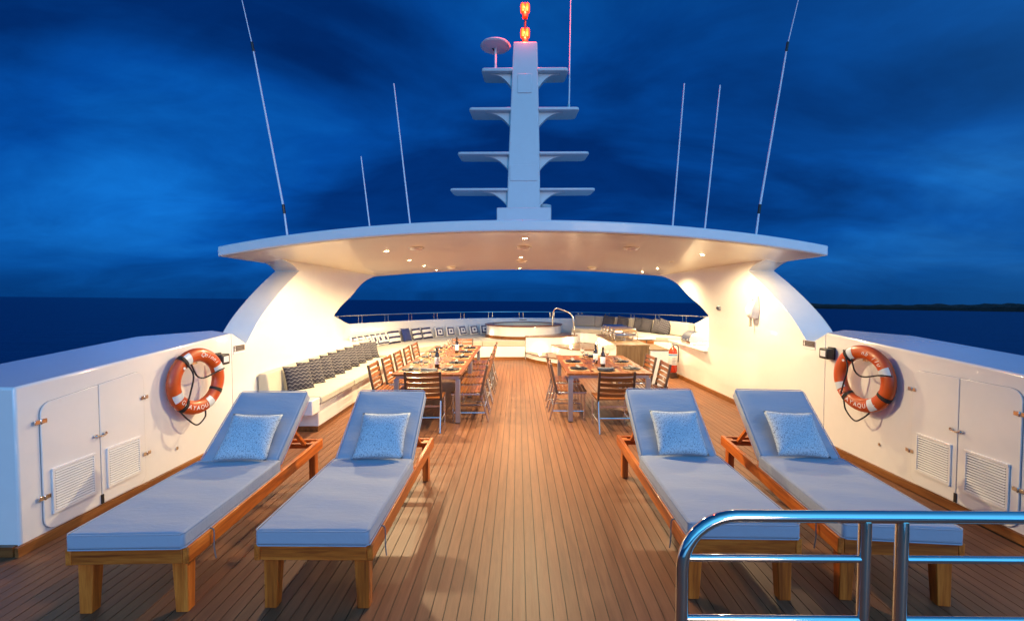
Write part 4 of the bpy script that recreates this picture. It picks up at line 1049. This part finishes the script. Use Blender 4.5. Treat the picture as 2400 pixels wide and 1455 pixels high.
def make_chair():
    """faces +Y, origin on the floor under the seat centre"""
    r = empty('dining_chair'); 
    for sx in (-1, 1):
        MB().tube([(sx*0.235, 0.20, 0.0), (sx*0.235, 0.205, 0.415)], 0.0135, 8).build('leg', steel_s, r, smooth=True)
        MB().tube(spline([(sx*0.235, -0.315, 0.0), (sx*0.235, -0.25, 0.25), (sx*0.235, -0.215, 0.43)], 4), 0.0135, 8).build('leg', steel_s, r, smooth=True)
        MB().bar((sx*0.24, -0.205, 0.40), (sx*0.24, -0.30, 0.845), 0.030, 0.034, (0, 1, 0.2)).build('back_post', darkwood, r, bevel=0.004)
        MB().tube([(sx*0.235, -0.285, 0.14), (sx*0.235, 0.2, 0.14)], 0.009, 6).build('stretcher', steel_s, r, smooth=True)
        MB().box((sx*0.238-0.012, -0.215, 0.402), (sx*0.238+0.012, 0.235, 0.428)).build('seat_rail', steel_s, r, bevel=0.003)
    MB().tube([(-0.235, -0.262, 0.20), (0.235, -0.262, 0.20)], 0.009, 6).build('stretcher', steel_s, r, smooth=True)
    MB().box((-0.225, -0.222, 0.335), (0.225, -0.205, 0.362)).build('stretcher', steel_s, r)
    first = None
    for k in range(8):
        y = -0.19 + k*0.057; dz = 0.012*((k-4)/4)**2
        if first is None:
            first = MB().box((-0.25, -0.0235, -0.009), (0.25, 0.0235, 0.009)).build('seat_slat', chairw['X'], r, bevel=0.003); s = first
        else:
            s = first.copy(); COL.objects.link(s); s.parent = r
        s.location = (0, y, 0.438 + dz)
    firstb = None
    for k in range(5):
        z = 0.515 + k*0.074; y = -0.205 - (z-0.40)*0.2135
        if firstb is None:
            mb_ = MB(); n_ = 8; vs_ = []
            for i in range(n_+1):
                x = -0.224 + 0.448*i/n_; bow = -0.022*(1-(2*i/n_-1)**2)
                vs_ += [(x, bow-0.009, -0.026), (x, bow+0.009, -0.026), (x, bow+0.009, 0.026), (x, bow-0.009, 0.026)]
            mb_.add(vs_, [(4*i+k2, 4*i+4+k2, 4*i+4+(k2+1) % 4, 4*i+(k2+1) % 4) for i in range(n_) for k2 in range(4)] + [(0,1,2,3), (4*n_+3, 4*n_+2, 4*n_+1, 4*n_)])
            firstb = mb_.build('back_slat', chairw['X'], r, bevel=0.003); s = firstb
        else:
            s = firstb.copy(); COL.objects.link(s); s.parent = r
        s.location = (0, y, z); s.rotation_euler = (R(12), 0, 0)
    return r
steel_s = mat_plain('satin_steel', (0.62, 0.62, 0.62), 0.22, 1.0, 0, 0.06, 20, 0.02)
ch0 = make_chair(); used = [False]
def chair(x, y, a, label, group):
    if not used[0]: o = ch0; used[0] = True
    else: o = copy_tree(ch0)
    o.location = (x, y, 0); o.rotation_euler = (0, 0, R(a + random.uniform(-2.5, 2.5))); tag(o, label, 'chair', group)
LY = [6.9 + 0.69*i for i in range(5)]
NTH = ['nearest', 'second nearest', 'the middle one', 'second farthest', 'farthest']
nth = ['nearest', 'second', 'third', 'fourth', 'farthest']
for i, y in enumerate(LY):
    chair(-1.92, y, -90, 'teak slat chair on the bench side of the long left table, ' + NTH[i], 'chairs at the left table')
    chair(-0.76, y, 90, 'teak slat chair on the aisle side of the long left table, ' + NTH[i], 'chairs at the left table')
chair(-1.31, 6.43, 0, 'teak slat chair at the near end of the long left table', 'chairs at the left table')
chair(-1.30, 10.36, 180, 'teak slat chair at the far end of the long left table', 'chairs at the left table')
RY = [7.02, 7.76]
for i, y in enumerate(RY):
    chair(0.80, y, -90, 'teak slat chair on the aisle side of the right table, %s' % ('nearer' if i == 0 else 'farther'), 'chairs at the right table')
    chair(1.98 + 0.0, y, 90, 'teak slat chair on the wall side of the right table, %s' % ('nearer' if i == 0 else 'farther'), 'chairs at the right table')
chair(1.335, 6.43, 0, 'teak slat chair at the near end of the right table', 'chairs at the right table')

# ================================================================== place settings, glasses, bottles
TZ = 0.734
mat0 = MB().box((-0.20, -0.15, 0), (0.20, 0.15, 0.004)).build('placemat', mat_mat)
plate0 = MB().lathe([(0.0, 0.004), (0.075, 0.004), (0.085, 0.006), (0.135, 0.017), (0.138, 0.020), (0.132, 0.021), (0.08, 0.011), (0.0, 0.010)], 24).build('dinner_plate', plate_m, smooth=True)
def roll(i, j):
    a = 2*math.pi*i; l = (j-0.5)*0.26; r_ = 0.021*(1 - 0.15*math.sin(l*20)) * (0.55 if j in (0, 1) else 1)
    return (l, r_*1.25*math.cos(a), 0.033 + r_*0.8*math.sin(a) + 0.010*abs(l/0.13)**2)
nap0 = MB().sheet(roll, 12, 10).build('napkin', napkin_m, smooth=True)
wg = empty('wine_glass')
MB().lathe([(0.034, 0.0), (0.034, 0.003), (0.006, 0.006), (0.004, 0.02), (0.004, 0.085), (0.012, 0.093), (0.032, 0.115), (0.038, 0.145), (0.033, 0.185), (0.0315, 0.185), (0.036, 0.145), (0.030, 0.117), (0.010, 0.097), (0.0, 0.095)], 18, cap=False).build('bowl', glass_m, wg, smooth=True)
tot = [0]; protos = {'mat': mat0, 'plate': plate0, 'nap': nap0, 'glass': wg}; first_use = {k: True for k in protos}
def inst(k):
    if first_use[k]: first_use[k] = False; return protos[k]
    return copy_tree(protos[k])
def setting(x, y, a, where):
    rot = Matrix.Rotation(R(a), 4, 'Z')
    for k, nm, cat, grp, loc, dz in (('mat', 'woven placemat', 'placemat', 'placemats', (0, 0), 0.0), ('plate', 'dark round dinner plate', 'plate', 'dinner plates', (0, 0), 0.0005), ('nap', 'rolled grey napkin', 'napkin', 'rolled napkins', (0, 0.0), 0.0005), ('glass', 'stemmed wine glass', 'wine glass', 'wine glasses', (0.17, 0.20), 0.0)):
        o = inst(k); p = rot @ Vector((loc[0], loc[1], 0))
        o.location = (x+p.x, y+p.y, TZ + dz)
        o.rotation_euler = (0, 0, R(a + (random.uniform(-8, 8) if k == 'nap' else random.uniform(-2, 2))))
        tag(o, '%s %s' % (nm, where), cat, grp)
for i, y in enumerate(LY):
    wh = NTH[i]
    setting(-1.635, y, -90, 'on the bench side of the left table, ' + wh)
    setting(-1.03, y, 90, 'on the aisle side of the left table, ' + wh)
setting(-1.33, 6.76, 0, 'at the near end of the left table'); setting(-1.33, 9.95, 180, 'at the far end of the left table')
for i, y in enumerate(RY):
    wh = 'nearer' if i == 0 else 'farther'
    setting(0.94, y, -90, 'on the aisle side of the right table, ' + wh); setting(1.76, y, 90, 'on the wall side of the right table, ' + wh)
setting(1.33, 6.87, 0, 'at the near end of the right table'); setting(1.33, 8.38, 180, 'at the far end of the right table')
bt = empty('wine_bottle')
MB().lathe([(0.0, 0.0), (0.036, 0.0), (0.038, 0.006), (0.038, 0.19), (0.034, 0.215), (0.018, 0.245), (0.0145, 0.26), (0.0145, 0.315), (0.0, 0.316)], 20).build('bottle_glass', bottle_m, bt, smooth=True)
MB().lathe([(0.0386, 0.055), (0.039, 0.056), (0.039, 0.165), (0.0386, 0.166)], 20, cap=False).build('paper_label', label_m, bt, smooth=True)
MB().lathe([(0.0155, 0.262), (0.016, 0.263), (0.016, 0.318), (0.0, 0.319)], 14).build('capsule', black_m, bt, smooth=True)
for k, (x, y, lb) in enumerate(((-1.28, 7.15, 'wine bottle with white label on the near half of the left table'), (-1.20, 8.9, 'wine bottle with white label on the far half of the left table'),
                                (1.30, 7.62, 'wine bottle with white label on the right table, left and farther'), (1.35, 7.22, 'wine bottle with white label on the right table, right and nearer'))):
    o = bt if k == 0 else copy_tree(bt); o.location = (x, y, TZ); o.rotation_euler = (0, 0, k*1.3); tag(o, lb, 'bottle', 'wine bottles on the tables')

# ================================================================== life rings with lettering
def letter_mesh(txt, size, shear=0.0):
    cu = bpy.data.curves.new('lettering', 'FONT'); cu.body = txt; cu.size = size; cu.shear = shear
    cu.align_x = 'CENTER'; cu.resolution_u = 3
    ob = bpy.data.objects.new('lettering', cu); COL.objects.link(ob); bpy.context.view_layer.update()
    me = bpy.data.meshes.new_from_object(ob.evaluated_get(bpy.context.evaluated_depsgraph_get()))
    bpy.data.objects.remove(ob); bpy.data.curves.remove(cu)
    return me
RM, RT = 0.285, 0.074            # ring radius to tube centre, tube half width
RD = 0.052                       # tube half depth
def ring_pt(a, rad, lift=0.0):
    """local ring frame: x along the wall, z up, y away from the wall; a from +x anticlockwise, rad distance from centre"""
    u = max(-0.98, min(0.98, (rad-RM)/RT)); d = RD*math.sqrt(1-u*u)
    return Vector((-rad*math.cos(a), d + lift, rad*math.sin(a)))
def life_ring(loc, rz, label, top_txt, bot_txt, flip):
    o = empty('life_ring', loc, rz); tag(o, label, 'life ring', 'orange life rings')
    n1_, n2_ = 56, 18
    vs_ = [(-(RM+RT*math.cos(b2))*math.cos(a), RD*math.sin(b2), (RM+RT*math.cos(b2))*math.sin(a)) for a in [2*math.pi*i/n1_ for i in range(n1_)] for b2 in [2*math.pi*j/n2_ for j in range(n2_)]]
    MB().add(vs_, [(i*n2_+j, i*n2_+(j+1) % n2_, ((i+1) % n1_)*n2_+(j+1) % n2_, ((i+1) % n1_)*n2_+j) for i in range(n1_) for j in range(n2_)]).build('ring_body', orange_m, o, smooth=True)
    # reflective tapes
    for a_deg in (118, 22, 205, 298):
        def tape(i, j):
            a = R(a_deg + (i-0.5)*15); bb = R(35 + j*110)
            return (-(RM+(RT+0.002)*math.cos(bb))*math.cos(a), (RD+0.002)*math.sin(bb), (RM+(RT+0.002)*math.cos(bb))*math.sin(a))
        MB().sheet(tape, 6, 8).build('reflective_tape', reflect_m, o, smooth=True)
    for a_deg in (127, 232, 330):
        def strap(i, j):
            a = R(a_deg + (i-0.5)*8); bb = 2*math.pi*j
            return (-(RM+(RT+0.003)*math.cos(bb))*math.cos(a), (RD+0.003)*math.sin(bb), (RM+(RT+0.003)*math.cos(bb))*math.sin(a))
        MB().sheet(strap, 4, 18).build('strap', rubber_m, o, smooth=True)
    # grab line: hanging loops between the straps
    A = [(100, 0.37), (150, 0.375), (205, 0.372), (232, 0.37)]
    MB().tube(spline([ring_pt(R(127), RM+0.07, 0.02), Vector((0.12, 0.075, 0.10)), Vector((0.16, 0.08, -0.08)), ring_pt(R(226), RM, 0.02)], 8), 0.0085, 6).build('grab_line', rubber_m, o, smooth=True)
    MB().tube(spline([ring_pt(R(118), RM-0.06, 0.01), Vector((0.05, 0.05, 0.07)), Vector((-0.05, 0.05, 0.03)), ring_pt(R(18), RM-0.03, 0.012), ring_pt(R(14), RM+0.07, 0.012)], 8), 0.0085, 6).build('grab_line', rubber_m, o, smooth=True)
    MB().tube(spline([ring_pt(R(232), RM+0.075, 0.0), Vector((0.16, 0.04, -0.38)), Vector((0.05, 0.04, -0.465)), Vector((-0.05, 0.04, -0.41)), ring_pt(R(285), RM+0.075, 0.0)], 8), 0.0085, 6).build('grab_line', rubber_m, o, smooth=True)
    # lettering laid on the tube
    def arc_text(txt, size, rad, centre_deg, step_deg, top, shear=0.0, part='lettering'):
        n_ = len(txt)
        for k, chx in enumerate(txt):
            if chx == ' ': continue
            me = letter_mesh(chx, size, shear)
            ac = R(centre_deg + ((n_-1)/2 - k)*step_deg*(1 if top else -1))
            if flip: pass
            for v_ in me.vertices:
                x, y = v_.co.x, v_.co.y
                if top: rad_ = rad + y; a = ac - x/rad
                else: rad_ = rad - y; a = ac + x/rad
                v_.co = ring_pt(a, rad_, 0.0022)
            lo = bpy.data.objects.new('letter', me); COL.objects.link(lo); lo.parent = o
            me.materials.clear(); me.materials.append(white_m)
    arc_text(bot_txt, 0.066, RM+0.022, 262, 10.6, False)
    arc_text(top_txt, 0.066, RM-0.02, 62, 8.6, True, 0.35)
    MB().box((-0.03, -0.108, RM-0.10), (0.03, -0.02, RM-0.06)).build('hook', steel, o)
    MB().tube([(0.20, RD-0.004, 0.17), (0.20, RD+0.003, 0.17)], 0.014, 10).build('rivet', label_m, o)
    return o
# the wall's outboard side is local -y; local +y looks inboard, local x runs so that the ring reads left to right
rl = life_ring((PL(4.88, 0.95)[0] + 0.11, 4.88, 0.95), R(-90-9), 'orange life ring with white letters on the left bulwark', 'Qninni', 'GUAYAQUIL', False)
rr_ = life_ring((PR(4.90, 0.99)[0] - 0.11, 4.90, 0.99), R(90+9), 'orange life ring with white letters on the right bulwark', 'nb ilu', 'GUAYAQUIL', False)

# ring lamps and signs
def ring_lamp(loc, rz, label):
    o = empty('ring_light', loc, rz); tag(o, label, 'lamp', 'black lamps by the life rings')
    MB().box((-0.05, 0.001, -0.075), (0.05, 0.035, 0.075)).build('bracket', black_m, o, bevel=0.006)
    MB().box((-0.075, 0.036, -0.065), (0.075, 0.12, 0.06)).build('housing', black_m, o, bevel=0.012)
    MB().box((-0.045, 0.1205, -0.035), (0.045, 0.124, 0.035)).build('window', label_m, o)
    return o
l1 = ring_lamp((PL(5.36, 1.12)[0] + 0.001, 5.36, 1.12), R(-90), 'black box lamp beside the left life ring')
l2 = ring_lamp((PR(5.52, 1.18)[0] - 0.001, 5.52, 1.18), R(90), 'black box lamp beside the right life ring')
def notice(loc, rz, label):
    o = empty('notice_sign', loc, rz); tag(o, label, 'sign', 'notices on the arch walls')
    MB().box((-0.118, 0.0005, -0.055), (0.118, 0.006, 0.055)).build('plate', label_m, o, bevel=0.002)
    MB().box((-0.115, 0.0062, -0.022), (0.115, 0.0075, 0.052)).build('panel', sign_m, o)
    mb_ = MB(); mb_.box((0.080, 0.0077, -0.015), (0.096, 0.0085, 0.022)); mb_.build('pictogram_body', white_m, o)
    MB().tube([(0.088, 0.0077, 0.034), (0.088, 0.0085, 0.034)], 0.008, 10).build('pictogram_head', white_m, o)
    for k, w_ in enumerate((0.15, 0.12, 0.15)):
        MB().box((0.06-w_, 0.0077, 0.030-k*0.021), (0.06, 0.0083, 0.038-k*0.021)).build('print_line', napkin_m, o)
notice((-3.6+0.0005, 5.80, 1.185), R(-90), 'small brown notice on the left arch wall above the lounger')
notice((xr(5.95)-0.0005, 5.95, 1.235), R(90) + math.atan(0.0345), 'small brown notice on the right arch wall beside the lamp')

# ================================================================== foreground steel railing
fr_e = empty('deck_railing', (0.54, 1.45, 0)); tag(fr_e, 'polished steel railing in the right foreground', 'railing')
fo = fr_e.location; fz = 1.185
arc = [Vector((0.533, 1.45, 0.0)), Vector((0.533, 1.45, 0.9))] + [Vector((0.533 + 0.17 - 0.17*math.cos(R(a)), 1.45, fz - 0.17 + 0.17*math.sin(R(a)))) for a in range(0, 91, 9)] + [Vector((1.0, 1.45, fz)), Vector((3.8, 1.45, fz))]
MB().tube(arc, 0.0195, 20).build('top_rail', steel, fr_e, smooth=True, org=fo)
for x in (1.115, 1.233):
    MB().tube([(x, 1.45, 0.0), (x, 1.45, fz-0.012)], 0.0185, 18).build('post', steel, fr_e, smooth=True, org=fo)
for z in (1.047, 0.847, 0.647):
    MB().tube([(0.548, 1.45, z), (1.10, 1.45, z)], 0.0115, 14).build('mid_rail', steel, fr_e, smooth=True, org=fo)
    MB().tube([(1.248, 1.45, z), (3.8, 1.45, z)], 0.0115, 14).build('mid_rail', steel, fr_e, smooth=True, org=fo)
